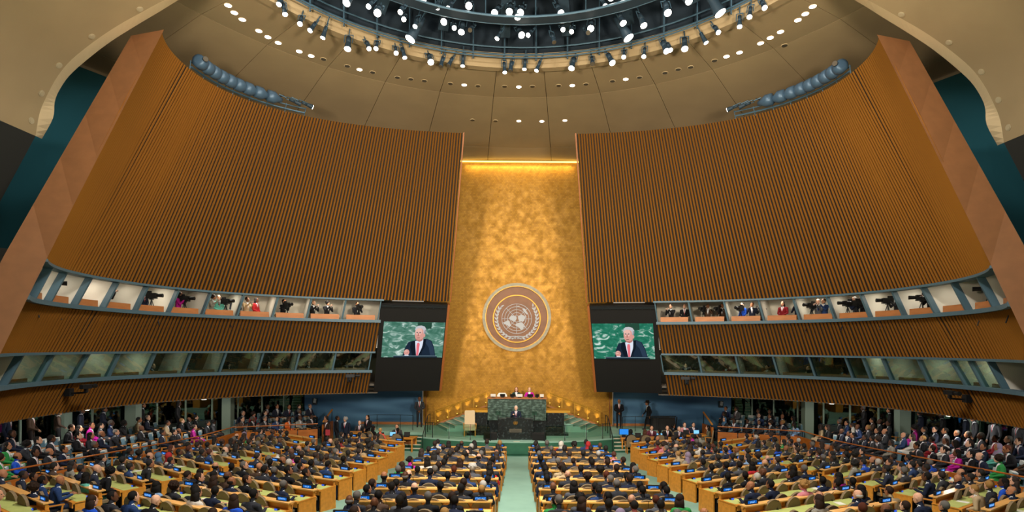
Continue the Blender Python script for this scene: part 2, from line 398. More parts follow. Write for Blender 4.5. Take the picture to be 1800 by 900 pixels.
for lev, sd, cols, z0, z1, lit in BAYS:
    s = SIDE[sd]
    ts = [th_of(c, z0)[1] if abs(c - 911) < 905 else None for c in cols]
    for i, t in enumerate(ts):
        if t is None: ts[i] = TH_END - .07
    for i in range(1, len(ts)): ts[i] = min(max(ts[i], ts[i - 1] + .02), TH_END - .07)
    ts = [t for i, t in enumerate(ts) if i == 0 or t > ts[i - 1] + .012]
    t0, t1 = ts[0], ts[-1]
    D = 2.4
    # rails
    for nm, za, zb, fr in (('sill', z0 - .06, z0 + .09, 0), ('head', z1 - .07, z1 + .02, 0)):
        b = MB(); A, B = arc(sd, .43, TH_END - .02, zb, -.04), arc(sd, .43, TH_END - .02, zb, .34)
        b.slab(A, B, zb - za)
        tag(b.build('trim_%d' % (5 + len(bpy.data.objects) % 1 + {('sill', 'upper', -1): 0, ('head', 'upper', -1): 1, ('sill', 'upper', 1): 2, ('head', 'upper', 1): 3, ('sill', 'lower', -1): 4, ('head', 'lower', -1): 5, ('sill', 'lower', 1): 6, ('head', 'lower', 1): 7}[(nm, lev, sd)]), 'frame_blue'),
            'blue-grey %s rail of the %s %s booth row' % (nm, lev, s), 'trim', kind='structure')
    # floor, ceiling, back wall of the row
    zf = z0 - (.56 if lev == 'upper' else .72)
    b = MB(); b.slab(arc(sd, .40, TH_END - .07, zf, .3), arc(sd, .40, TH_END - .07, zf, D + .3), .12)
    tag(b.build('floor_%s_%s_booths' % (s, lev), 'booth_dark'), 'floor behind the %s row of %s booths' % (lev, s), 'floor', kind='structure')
    zc = z1 + .3
    b = MB(); b.slab(arc(sd, .40, TH_END - .07, zc, .24), arc(sd, .40, TH_END - .07, zc, D + .3), .08)
    tag(b.build('ceiling_%s_%s_booths' % (s, lev), 'booth_white'), 'ceiling of the %s row of %s booths' % (lev, s), 'ceiling', kind='structure')
    b = MB(); b.strip(arc(sd, .40, TH_END - .07, zf, D), arc(sd, .40, TH_END - .07, zc, D)); b.strip(arc(sd, .40, TH_END - .07, zc, D + .1), arc(sd, .40, TH_END - .07, zf, D + .1))
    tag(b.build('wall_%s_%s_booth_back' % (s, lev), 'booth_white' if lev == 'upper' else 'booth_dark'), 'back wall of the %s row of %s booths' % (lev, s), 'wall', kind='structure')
    b = MB(); te = TH_END - .068; P = [wall(sd, te, z, f) for z, f in ((zf - .12, .25), (zf - .12, D + .3), (zc, D + .3), (zc, .25))]; dd = (wall(sd, te - .004, z0) - wall(sd, te, z0))
    b.add(P + [p + dd for p in P], [(0, 1, 2, 3), (7, 6, 5, 4), (0, 4, 5, 1), (1, 5, 6, 2), (2, 6, 7, 3), (3, 7, 4, 0)])
    tag(b.build('wall_%s_%s_booth_end' % (s, lev), 'charcoal_wall'), 'dark end wall closing the %s row of %s booths' % (lev, s), 'wall', kind='structure')
    for i, t in enumerate(ts):
        b = MB(); w = .06
        p0, p1 = wall(sd, t, z0 + .08, .02), wall(sd, t, z1 - .06, .02); q0, q1 = wall(sd, t, z0 + .08, .26), wall(sd, t, z1 - .06, .26)
        tn = (wall(sd, t + .01, z0) - wall(sd, t - .01, z0)).normalized() * (.045 if 0 < i < len(ts) - 1 else .03)
        b.add([p0 - tn, p0 + tn, q0 + tn, q0 - tn, p1 - tn, p1 + tn, q1 + tn, q1 - tn], [(0, 1, 2, 3), (4, 7, 6, 5), (0, 4, 5, 1), (1, 5, 6, 2), (2, 6, 7, 3), (3, 7, 4, 0)])
        tag(b.build('trim_%d' % (20 + nwin + i), 'frame_blue'), 'blue-grey leaning mullion, %s from the screen, %s %s booths' % (ORD[i], lev, s), 'mullion', kind='structure')
        if 0 < i:   # partition
            b = MB(); f0, f1, g0, g1 = wall(sd, t, zf, .27), wall(sd, t, zc - .08, .27), wall(sd, t, zf, D), wall(sd, t, zc - .08, D)
            tn = tn * .7
            b.add([f0 - tn, f1 - tn, g1 - tn, g0 - tn, f0 + tn, f1 + tn, g1 + tn, g0 + tn], [(0, 1, 2, 3), (4, 7, 6, 5), (0, 4, 5, 1), (1, 5, 6, 2), (2, 6, 7, 3), (3, 7, 4, 0)])
            tag(b.build('wall_%s_%s_partition' % (s, lev), 'booth_white'), 'pale partition wall, %s from the screen, %s %s booths' % (ORD[i - 1], lev, s), 'partition', kind='structure')
    for i in range(len(ts) - 1):
        ta, tb = ts[i], ts[i + 1]; tm = (ta + tb) / 2
        L = lit[i] if i < len(lit) else .3
        if tb - ta > .2 or (wall(sd, tb, z0) - wall(sd, ta, z0)).length > 3.2: continue
        BOOTHS.append((lev, sd, i, ta, tb, z0, z1, zf, L))
        # counter
        r = empty('booth_counter', wall(sd, tm, z0, .5)); tag(r, 'tan wooden counter inside the %s %s booth, %s from the screen' % (lev, s, ORD[i]), 'counter', 'booth counters')
        o = r.location; hc = .36 if lev == 'upper' else .22
        e = .10 * (tb - ta)
        def cp(t, z, f): return wall(sd, t, z, f) - o
        b = MB(); A = [cp(ta + e, z0 + hc, .36), cp(tm, z0 + hc, .36), cp(tb - e, z0 + hc, .36)]; B = [cp(ta + e, z0 + hc, .44), cp(tm, z0 + hc, .44), cp(tb - e, z0 + hc, .44)]
        b.slab(A, B, hc + .3); b.build('front_panel', 'counter_wood', r)
        b = MB(); B2 = [cp(ta + e, z0 + hc, .95), cp(tm, z0 + hc, .95), cp(tb - e, z0 + hc, .95)]
        A2 = [p + Vector((0, 0, -.1)) for p in B]; B2 = [p + Vector((0, 0, -.1)) for p in B2]; b.slab(A2, B2, .04); b.build('worktop', 'counter_wood', r)
        if lev == 'lower':
            nwin += 1
            b = MB(); P = [wall(sd, ta, z0 + .08, .13), wall(sd, tb, z0 + .08, .13), wall(sd, tb, z1 - .05, .13), wall(sd, ta, z1 - .05, .13)]
            nn = (P[1] - P[0]).cross(P[3] - P[0]).normalized() * .012
            b.add([p - nn for p in P] + [p + nn for p in P], [(0, 1, 2, 3), (7, 6, 5, 4), (0, 4, 5, 1), (1, 5, 6, 2), (2, 6, 7, 3), (3, 7, 4, 0)])
            tag(b.build('window_%d' % nwin, 'booth_glass'), 'leaning glass pane of the lower %s booth, %s from the screen' % (s, ORD[i]), 'window', kind='structure')
        if L > .1:
            c = wall(sd, tm, z1 + .16, 1.25); w = (wall(sd, tb, z0) - wall(sd, ta, z0)).length
            b = MB(); b.box((0, 0, .03), (.5, .3, .06)); bl = MB(); bl.box((0, 0, -.005), (.42, .22, .012))
            r2 = empty('booth_light', c, rng.uniform(-.1, .1)); tag(r2, 'small ceiling light of the %s %s booth, %s from the screen' % (lev, s, ORD[i]), 'light', 'booth lights')
            b.build('housing', 'white_plastic', r2); bl.build('diffuser', 'downlight_on', r2)
            lamp('booth_lamp', 'AREA', c + Vector((0, 0, -.04)), (13 if lev == 'upper' else 14) * L, (1, .93, .8), c + Vector((0, 0, -3)), .4)

# ------------------------------------------------------------------ gold wall, blue walls, floor
YG = 36.9
b = MB(); b.box((0, YG + .15, EYE + 3.4), (12.3, .3, 17.4))
tag(b.build('wall_back', 'gold_leaf'), 'tall gold-leaf panel wall behind the rostrum', 'wall', kind='structure')
b = MB()
for sx in (-1, 1): b.box((sx * 5.85, YG - .02, 2.2), (.03, .06, 3.6))
for sd in (-1, 1):
    b = MB(); b.box((sd * 10.0, YG + .05, 1.9), (7.6, .3, 4.4))
    tag(b.build('wall_blue_%s' % SIDE[sd], 'blue_wall'), 'blue wall with soft wave pattern on the %s of the stage' % SIDE[sd], 'wall', kind='structure')
    b = MB(); b.box((sd * 8.2, YG - .14, .83), (4.0, .06, .16))
    tag(b.build('baseboard_%s' % SIDE[sd], 'counter_wood'), 'light wood baseboard along the %s blue wall' % SIDE[sd], 'baseboard', kind='structure')
    b = MB(); b.box((sd * 5.95, YG - .05, 2.0), (.04, .12, 2.6)); tag(b.build('trim_%d' % (13 if sd < 0 else 14), 'slat_edge'), 'dark vertical joint in the gold wall near the %s blue wall' % SIDE[sd], 'trim', kind='structure')
def zf(y): return max(0.0, .057 * (27.4 - y))
b = MB()
ys = [-4, 5, 10, 15, 20, 24, 27.4, 38]
b.strip([(-30, y, zf(y)) for y in ys], [(30, y, zf(y)) for y in ys])
tag(b.build('floor', 'carpet'), 'pale green carpeted hall floor', 'floor', kind='structure')
# cove light strip at the head of the gold wall
b = MB(); b.box((0, YG - .12, EYE + 11.98), (7.6, .1, .06)); tag(b.build('cove_light', 'cove_glow'), 'thin warm cove light strip along the top of the gold wall', 'light')
lamp('cove_lamp', 'AREA', (0, YG - .35, EYE + 11.8), 110, (1, .72, .3), (0, YG + .1, EYE + 9.5), 7.0, .15)

# ------------------------------------------------------------------ ceiling round the dome opening
OC = (0, 15.3)
def ceil_z(r):
    return EYE + float(np.interp(r, [11.4, 14.7, 20.3, 22.0, 30], [13.2, 13.15, 12.45, 12.05, 10.6]))
def cpt(r, a, dz=0.0):
    return Vector((OC[0] + r * math.sin(a), OC[1] + r * math.cos(a), ceil_z(r) + dz))
root = empty('ceiling'); tag(root, 'beige plaster ceiling of wedge panels round the dome opening', 'ceiling', kind='structure')
NP = 33; da = 2 * math.pi / NP
for ri, (r0, r1) in enumerate([(11.5, 14.7), (14.7, 20.3), (20.3, 24.5)]):
    for k in range(NP):
        a0 = (k - .5) * da; a1 = a0 + da
        am = (a0 + a1) / 2
        if cpt((r0 + r1) / 2, am).y < 17.5: continue
        g = .011; aa0, aa1 = a0 + g / r0, a1 - g / r0
        b = MB(); n = 3; m = 3
        rs = [r0 + g + (r1 - r0 - 2 * g) * j / m for j in range(m + 1)]; as_ = [aa0 + (aa1 - aa0) * i / n for i in range(n + 1)]
        vs = [cpt(r, a) for r in rs for a in as_] + [cpt(r, a, .06) for r in rs for a in as_]; K = (m + 1) * (n + 1)
        fs = []
        for j in range(m):
            for i in range(n):
                q = j * (n + 1) + i; fs += [(q, q + 1, q + n + 2, q + n + 1), (K + q, K + q + n + 1, K + q + n + 2, K + q + 1)]
        rim = list(range(n + 1)) + [j * (n + 1) + n for j in range(1, m + 1)] + list(range(m * (n + 1) + n - 1, m * (n + 1) - 1, -1)) + [j * (n + 1) for j in range(m - 1, 0, -1)]
        for p, q in zip(rim, rim[1:] + rim[:1]): fs.append((p, q, K + q, K + p))
        b.add(vs, fs); b.build('ceiling_panel', 'ceiling_plaster', root, smooth=False)
b = MB(); n = 90
RB = [11.42, 14.7, 20.3, 22, 30]
for ra, rb in zip(RB, RB[1:]):
    A = [cpt(ra, -math.pi + 2 * math.pi * i / n, .075) for i in range(n + 1)]; B = [cpt(rb, -math.pi + 2 * math.pi * i / n, .075) for i in range(n + 1)]
    for i in range(n):
        if (A[i].y + B[i].y) / 2 > 15.5: b.add([A[i], A[i + 1], B[i + 1], B[i]], [(0, 1, 2, 3)])
b.build('ceiling_backing', 'ceil_edge', root)
b = MB()
A = [cpt(11.4, 2 * math.pi * i / n, -.12) for i in range(n + 1)]; B = [cpt(11.75, 2 * math.pi * i / n, -.12) for i in range(n + 1)]
b.strip(A, B); b.strip([p + Vector((0, 0, .7)) for p in A], A); b.strip(B, [p + Vector((0, 0, .3)) for p in B])
b.build('opening_rim', 'ceiling_plaster', root, smooth=False)
# ceiling continues flat behind the dome for light to bounce from
b = MB(); A = [cpt(11.7, math.pi * .62 + math.pi * .76 * i / 40, .3) for i in range(41)]; B = [Vector((p.x * 1.35, -4 if p.y < 9 else p.y, p.z)) for p in A]

# outer leaning teal wall
for sd in (-1, 1):
    b = MB(); tr = lambda z: 21.6 + .4 * (11.75 - z)
    angs = [math.radians(38 + 92 * i / 24) for i in range(25)]
    P = lambda a, z: Vector((sd * tr(z) * math.sin(a), OC[1] + tr(z) * math.cos(a), EYE + z))
    b.strip([P(a, -4) for a in angs], [P(a, 12.1) for a in angs])
    tag(b.build('wall_%s_outer' % SIDE[sd], 'teal_wall'), 'dark teal outer wall behind the %s slatted wall' % SIDE[sd], 'wall', kind='structure')
# vaulted rear ceiling with pale rim
VO = [(62.5, 239), (69.4, 200), (80.6, 172), (100, 136), (125, 105.5), (166.7, 72), (208, 44.4), (250, 21), (289, 0), (345, -28), (420, -62), (560, -112), (740, -150), (911, -162)]
VI = [(73.6, 244), (93, 208), (96, 180.5), (103, 161), (122, 133), (155.5, 103), (194, 73.6), (236, 47), (278, 22), (325, -6), (385, -34), (455, -66), (585, -120), (755, -160)][:13] + [(911, -172)]
VI[-1] = (911, -150)
VI[-2] = (750, -138); VI[-3] = (575, -98)
def uv(px, py):
    dx, dy = px - 911, py - 610; return ((dx + .007 * dy) / 1000, -(dy - .007 * dx) / 1000)
YP = 19.0
def smooth_curve(P, m=4):
    out = []
    for i in range(len(P) - 1):
        p0, p1, p2, p3 = (np.array(P[max(0, min(len(P) - 1, j))], float) for j in (i - 1, i, i + 1, i + 2))
        for t in np.arange(m) / m:
            out.append(tuple(.5 * (2 * p1 + (p2 - p0) * t + (2 * p0 - 5 * p1 + 4 * p2 - p3) * t * t + (3 * p1 - p0 - 3 * p2 + p3) * t ** 3)))
    return out + [P[-1]]
VO = smooth_curve(VO); VI = smooth_curve(VI)
for sd in (-1, 1):
    s = SIDE[sd]
    O = [Vector((-sd * -1 * abs(uv(*p)[0]) * YP, YP, EYE + uv(*p)[1] * YP)) for p in VO]
    I = [Vector((sd * abs(uv(*p)[0]) * (YP + .5), YP + .5, EYE + uv(*p)[1] * (YP + .5))) for p in VI]
    b = MB(); ysv = [YP, 14.2, 9, 4, -4]; assert len(O) == len(I)
    for a, c in zip(ysv, ysv[1:]):
        g = .012 if a != YP else 0
        b.strip([Vector((p.x, a - g, p.z)) for p in O], [Vector((p.x, c + .012, p.z)) for p in O])
    tag(b.build('ceiling_%s_vault' % s, 'ceiling_plaster', smooth=True), 'beige vaulted rear ceiling in the top %s corner' % s, 'ceiling', kind='structure')
    b = MB(); b.strip(O, I); b.strip(I, [p + Vector((sd * .25, .05, .25)) for p in I]); b.strip([p + Vector((sd * .3, 0, .3)) for p in O], [p + Vector((sd * .25, .05, .25)) for p in I])
    tag(b.build('trim_%d' % (15 if sd < 0 else 16), 'rim_plaster', smooth=False), 'pale curved rim edging the vaulted %s ceiling' % s, 'trim', kind='structure')
    x0, zz0 = O[0].x, O[0].z
    b = MB(); b.strip([(x0, y, zz0) for y in ysv], [(x0 + sd * .53 * 11, y, zz0 - 11) for y in ysv])
    tag(b.build('wall_%s_rear' % s, 'charcoal_wall'), 'dark leaning side wall under the vaulted %s ceiling' % s, 'wall', kind='structure')
    for k, (px, py) in enumerate([(246, 16), (161, 64), (104, 115), (72, 164), (56, 212)]):
        u, v = uv(px, py)
        best = None
        for i in range(len(O) - 1):      # intersect the sight line with the extruded vault
            for f in np.linspace(0, 1, 12):
                p = O[i].lerp(O[i + 1], f); yy = (p.z - EYE) / v
                e = abs(abs(p.x) / yy - abs(u))
                if yy < YP and (best is None or e < best[0]): best = (e, Vector((p.x, yy, p.z)), (O[i + 1] - O[i]).normalized())
        if best:
            b = MB(); b.tube((0, 0, -.015), (0, 0, .04), .105, n=14); r = empty('ceiling_downlight', best[1])
            nrm = Vector((-best[2].z, 0, best[2].x)); nrm = nrm if nrm.z < 0 else -nrm
            r.rotation_euler = nrm.to_track_quat('-Z', 'Y').to_euler()
            tag(r, 'unlit recessed downlight, %s from the top, along the %s vault rim' % (ORD[k], s), 'light', 'unlit vault downlights')
            b.build('trim_ring', 'downlight_off', r); b = MB(); b.tube((0, 0, -.025), (0, 0, -.01), .075, n=12); b.build('lens', 'downlight_off', r)

# ------------------------------------------------------------------ dome drum and lighting rig
root = empty('dome', (0, OC[1], EYE + 13.2)); tag(root, 'dark drum and shell of the dome above the round opening', 'dome', kind='structure')
b = MB(); n = 72
ring = lambda r, z, n=72, a0=0, a1=2 * math.pi: [Vector((r * math.sin(a0 + (a1 - a0) * i / n), r * math.cos(a0 + (a1 - a0) * i / n), z)) for i in range(n + 1)]
b.strip(ring(11.55, .1), ring(11.55, 3.4)); b.build('drum', 'rig_dark', root, smooth=True)
b = MB(); prev = ring(11.55, 3.4)
for r, z in ((10, 4.3), (7.5, 5.1), (4, 5.6), (.05, 5.8)):
    cur = ring(r, z); b.strip(prev, cur); prev = cur
b.build('shell', 'rig_dark', root, smooth=True)
for k in range(22):
    a = math.radians(-80 + 160 * k / 21)
    b = MB(); b.bar((10.6 * math.sin(a), 10.6 * math.cos(a), .9), (5.2 * math.sin(a), 5.2 * math.cos(a), 3.9), .45, .12); 
    if k % 2 == 0: b.build('rafter', 'rig_navy', root)
rig = empty('lighting_truss', (0, OC[1], EYE + 13.2)); tag(rig, 'dark round truss with catwalk rings hanging in the dome opening', 'truss')
for r, z, t in ((11.15, .38, .045), (11.15, .72, .04), (10.9, .12, .03), (8.75, .45, .05), (8.75, .8, .03), (8.2, .45, .05), (6.9, .75, .05), (6.9, 1.1, .03), (6.4, .75, .04), (5.0, 1.0, .05)):
    b = MB(); P = ring(r, z, 80); b.path(P, t, 5); b.build('ring_pipe', 'rig_steel', rig)
b = MB(); b.strip(ring(8.75, .42), ring(8.2, .42)); b.strip(ring(8.2, .44), ring(8.75, .44)); b.build('catwalk', 'rig_navy', rig)
b = MB(); b.strip(ring(6.9, .72), ring(6.4, .72)); b.strip(ring(6.4, .74), ring(6.9, .74)); b.build('catwalk', 'rig_navy', rig)
for k in range(48):
    a = 2 * math.pi * (k + .5) / 48
    if math.cos(a) < 0: continue
    b = MB(); b.tube((11.15 * math.sin(a), 11.15 * math.cos(a), .1), (11.15 * math.sin(a), 11.15 * math.cos(a), 2.6), .035, n=5); b.build('hanger', 'rig_steel', rig)
for k in range(26):
    a = 2 * math.pi * (k + .3) / 26
    if math.cos(a) < 0: continue
    b = MB(); b.tube((8.75 * math.sin(a), 8.75 * math.cos(a), .4), (8.75 * math.sin(a), 8.75 * math.cos(a), 3.4), .03, n=5); b.build('hanger', 'rig_steel', rig)
for k in range(60):
    a = 2 * math.pi * k / 60
    if math.cos(a) < 0: continue
    b = MB(); b.bar((8.2 * math.sin(a), 8.2 * math.cos(a), .47), (8.75 * math.sin(a), 8.75 * math.cos(a), .47), .03, .05); b.build('cross_bar', 'rig_steel', rig)
# spotlights: hanging cans, lens down the local -Z axis
def spot_proto(L, r, name):
    body = MB(); body.tube((0, 0, .02), (0, 0, -L * .55), r * .72, n=12); body.tube((0, 0, -L * .5), (0, 0, -L), r * .72, r, n=12, caps=False); body.tube((0, 0, -L), (0, 0, -L - .03), r, n=12)
    yoke = MB(); yoke.path([(-r * 1.15, 0, -L * .45), (-r * 1.15, 0, .16), (r * 1.15, 0, .16), (r * 1.15, 0, -L * .45)], .018, 5); yoke.tube((0, 0, .15), (0, 0, .5), .025, n=5)
    lens = MB(); lens.tube((0, 0, -L - .032), (0, 0, -L - .045), r * .9, n=14)
    return body.mesh(name + '_body', 'rig_navy', True), yoke.mesh(name + '_yoke', 'rig_steel'), lens.mesh(name + '_lens', 'lamp_lens'), lens.mesh(name + '_lens_off', 'downlight_dark')
SP1, SP2 = spot_proto(.55, .15, 'spot'), spot_proto(.45, .105, 'spot_small')
SP3 = spot_proto(1.05, .24, 'barrel')
def spot(loc, aim, proto, on, label, group):
    r = empty('spotlight', loc); r.rotation_euler = (Vector(aim)).to_track_quat('-Z', 'Y').to_euler()
    tag(r, label, 'spotlight', group); link('body', proto[0], r); link('yoke', proto[1], r); link('lens', proto[2] if on else proto[3], r)
def on_rig(px, py, r, lens_drop):
    """point on the rig ring of radius r seen in column px; z from row py"""
    u, v = uv(px, py)
    A = 1 + u * u; B = -2 * OC[1]; c = OC[1] ** 2 - r * r
    Y = (-B + math.sqrt(max(0, B * B - 4 * A * c))) / (2 * A)
    return Vector((u * Y, Y, EYE + v * Y + lens_drop))
RIM = [(495, 17, 1), (498, 31, 1), (530, 53, 1), (554, 63, 1), (573, 70, 1), (613, 88, 2), (644, 95, 1), (663, 95, 1), (695, 104, 1), (707, 105, 1), (754, 117, 2), (779, 121, 0), (795, 122, 0), (814, 118, 1), (886, 130, 1), (900, 128, 0), (923, 124, 1),
       (949, 128, 1), (1009, 123, 2), (1040, 121, 0), (1069, 116, 2), (1097, 110, 1), (1133, 106, 1), (1165, 95, 2), (1173, 98, 1), (1203, 90, 2), (1232, 80, 1), (1256, 69, 1), (1300, 52, 1), (1319, 37, 1), (1339, 27, 1)]
LEFT_RIGHT = lambda i, n: '%s from the %s' % (ORD[min(i, n - 1 - i)], 'left' if i <= n - 1 - i else 'right')
for i, (x, y, on) in enumerate(RIM):
    pr = SP1 if on == 2 else SP2
    p = on_rig(x, y, 11.15, .5)
    a = (rng.uniform(-.45, .45), rng.uniform(-.75, -.1), -1)
    k = pr is SP1
    spot(p, a, pr, on, '%s spotlight on the dome opening edge, %s' % ({2: 'large bright', 1: 'small bright', 0: 'unlit'}[on], LEFT_RIGHT(i, len(RIM))), 'spotlights on the dome edge')
INN = sorted([(605, 3, 1), (620, 15, 2), (655, 26, 1), (667, 36, 2), (709, 35, 1), (710, 48, 1), (734, 53, 1), (744, 6, 2), (773, 22, 1), (796, 25, 1), (824, 25, 2), (789, 52, 2), (797, 63, 1), (814, 61, 2), (831, 67, 0), (877, 34, 2), (897, 30, 2), (907, 36, 2), (918, 33, 2), (911, 72, 2), (881, 75, 1), (935, 74, 1), (979, 31, 2), (1039, 59, 2), (1006, 68, 1), (987, 67, 1), (1069, 10, 2), (1057, 19, 1), (1088, 45, 2), (1125, 48, 2), (1090, 5, 2), (1099, 2, 2), (1170, 30, 2), (1199, 17, 2), (970, 80, 0), (1030, 72, 0), (725, 2, 1), (742, 72, 3), (1084, 70, 3), (1242, 27, 3)])
for i, (x, y, on) in enumerate(INN):
    r = 9.6 if y > 44 else 8.5
    if on == 3:
        p = on_rig(x, y, 9.9, .95); a = (.45 * (-1 if x < 900 else 1), -.15, -.9); pr = SP3
    else: p = on_rig(x, y, r, .5); a = (rng.uniform(-.5, .5), rng.uniform(-1.1, -.35), -1); pr = SP1 if on == 2 else SP2
    spot(p, a, pr, on, '%s hanging inside the dome, %s' % ({3: 'long barrel spotlight', 2: 'large bright spotlight', 1: 'small bright spotlight', 0: 'unlit spotlight'}[on], LEFT_RIGHT(i, len(INN))), 'spotlights inside the dome')
# recessed downlights
DL = [(401, 9), (412, 22), (426, 34), (455, 54), (471, 65), (489, 75), (526, 90), (547, 98), (632, 122), (816, 149), (912, 152.5), (1006, 150), (1100, 139), (1277, 99), (1300, 92), (1337, 75.6), (1354, 66), (1372, 55.6), (1402.5, 35), (1415.5, 24), (1428.6, 11), (912, 212.5), (952.5, 213), (993, 211.5)]
DOFF = [(568.6, 104), (610.5, 116), (655, 127), (698.6, 136), (722, 139), (746, 142), (791.7, 147), (840, 151), (887, 152), (936, 152), (982, 150.5), (1030, 148), (1076.5, 142.5), (1124, 136), (1169, 128), (1192, 122), (1214, 118), (1256, 106.5), (830.6, 211), (871, 212.6), (1379, 80)]
def on_ceiling(px, py):
    u, v = uv(px, py); Y = 25.0
    for _ in range(30):
        r = math.hypot(u * Y, Y - OC[1]); Y = .5 * Y + .5 * (ceil_z(r) - EYE) / v
    return Vector((u * Y, Y, EYE + v * Y))
ringm = MB(); ringm.tube((0, 0, -.012), (0, 0, .03), .15, n=18); ringm = ringm.mesh('ring', 'rim_plaster')
lensm = MB(); lensm.tube((0, 0, -.02), (0, 0, -.010), .125, n=18); lens_on = lensm.mesh('lens', 'downlight_on'); lens_off = lensm.mesh('lens_off', 'downlight_dark')
for lst, on in ((DL, 1), (DOFF, 0)):
    for i, (x, y) in enumerate(lst):
        r = empty('ceiling_downlight', on_ceiling(x, y)); n_ring = sum(1 for q in lst if q[1] < 200)
        where = ('%s in the arc round the dome' % LEFT_RIGHT(i, n_ring)) if y < 200 else ('%s, in the short row above the gold wall' % LEFT_RIGHT(i - (21 if on else 18), 3 if on else 2))
        if (x, y) == (1379, 80): where = 'alone beside the right arc of lit downlights'
        tag(r, ('lit' if on else 'dark unlit') + ' recessed downlight, ' + where, 'downlight', 'ceiling downlights')
        link('trim_ring', ringm, r); link('lens', lens_on if on else lens_off, r)
# fixtures on top of the slatted walls
for sd in (-1, 1):
    s = SIDE[sd]
    rail = MB(); rail.path([wall(sd, .95 + .75 * i / 14, ZT + .12, .1) for i in range(15)], .04, 5); rail.path([wall(sd, .95 + .75 * i / 14, ZT + .35, .25) for i in range(15)], .03, 5)
    for i in range(8): rail.tube(wall(sd, .95 + .75 * i / 7, ZT - .05, .1), wall(sd, .95 + .75 * i / 7, ZT + .4, .25), .02, n=4)
    tag(rail.build('lamp_rail', 'rig_steel'), 'dark pipe rail along the top of the %s slatted wall' % s, 'rail')
    bd = MB(); bd.loft([(0, 0, -.05, .09, .09), (0, 0, .12, .15, .15), (0, 0, .32, .27, .27), (0, 0, .6, .25, .25), (0, 0, .63, .12, .12)], 12); bdm = bd.mesh('shade', 'lamp_blue', True)
    bk = MB(); bk.tube((0, 0, .3), (0, .25, -.15), .03, n=5); bkm = bk.mesh('bracket', 'rig_dark')
    for i in range(9):
        t = 1.10 + .52 * (i / 8) ** .92; p = wall(sd, t, ZT + .38, .0); q = wall(sd, t + .05, ZT + .38, -.05)
        r = empty('wall_top_lamp', p); r.rotation_euler = (q - p).to_track_quat('Z', 'Y').to_euler()
        tag(r, 'rounded blue-grey lamp shade on the %s wall top, %s from the stage end' % (s, ORD[i]), 'lamp', 'wall top lamps')
        link('shade', bdm, r); link('bracket', bkm, r)
    for i, t in enumerate((.98, 1.05, 1.66)):
        spot(wall(sd, t, ZT + .5, .0), (-sd * .6, .5 if i < 2 else -.7, -.15), SP2, i == 0, '%s spotlight at the end of the %s wall top lamps, %s from the stage' % ('lit' if i == 0 else 'dark', s, ORD[i]), 'wall top spotlights')

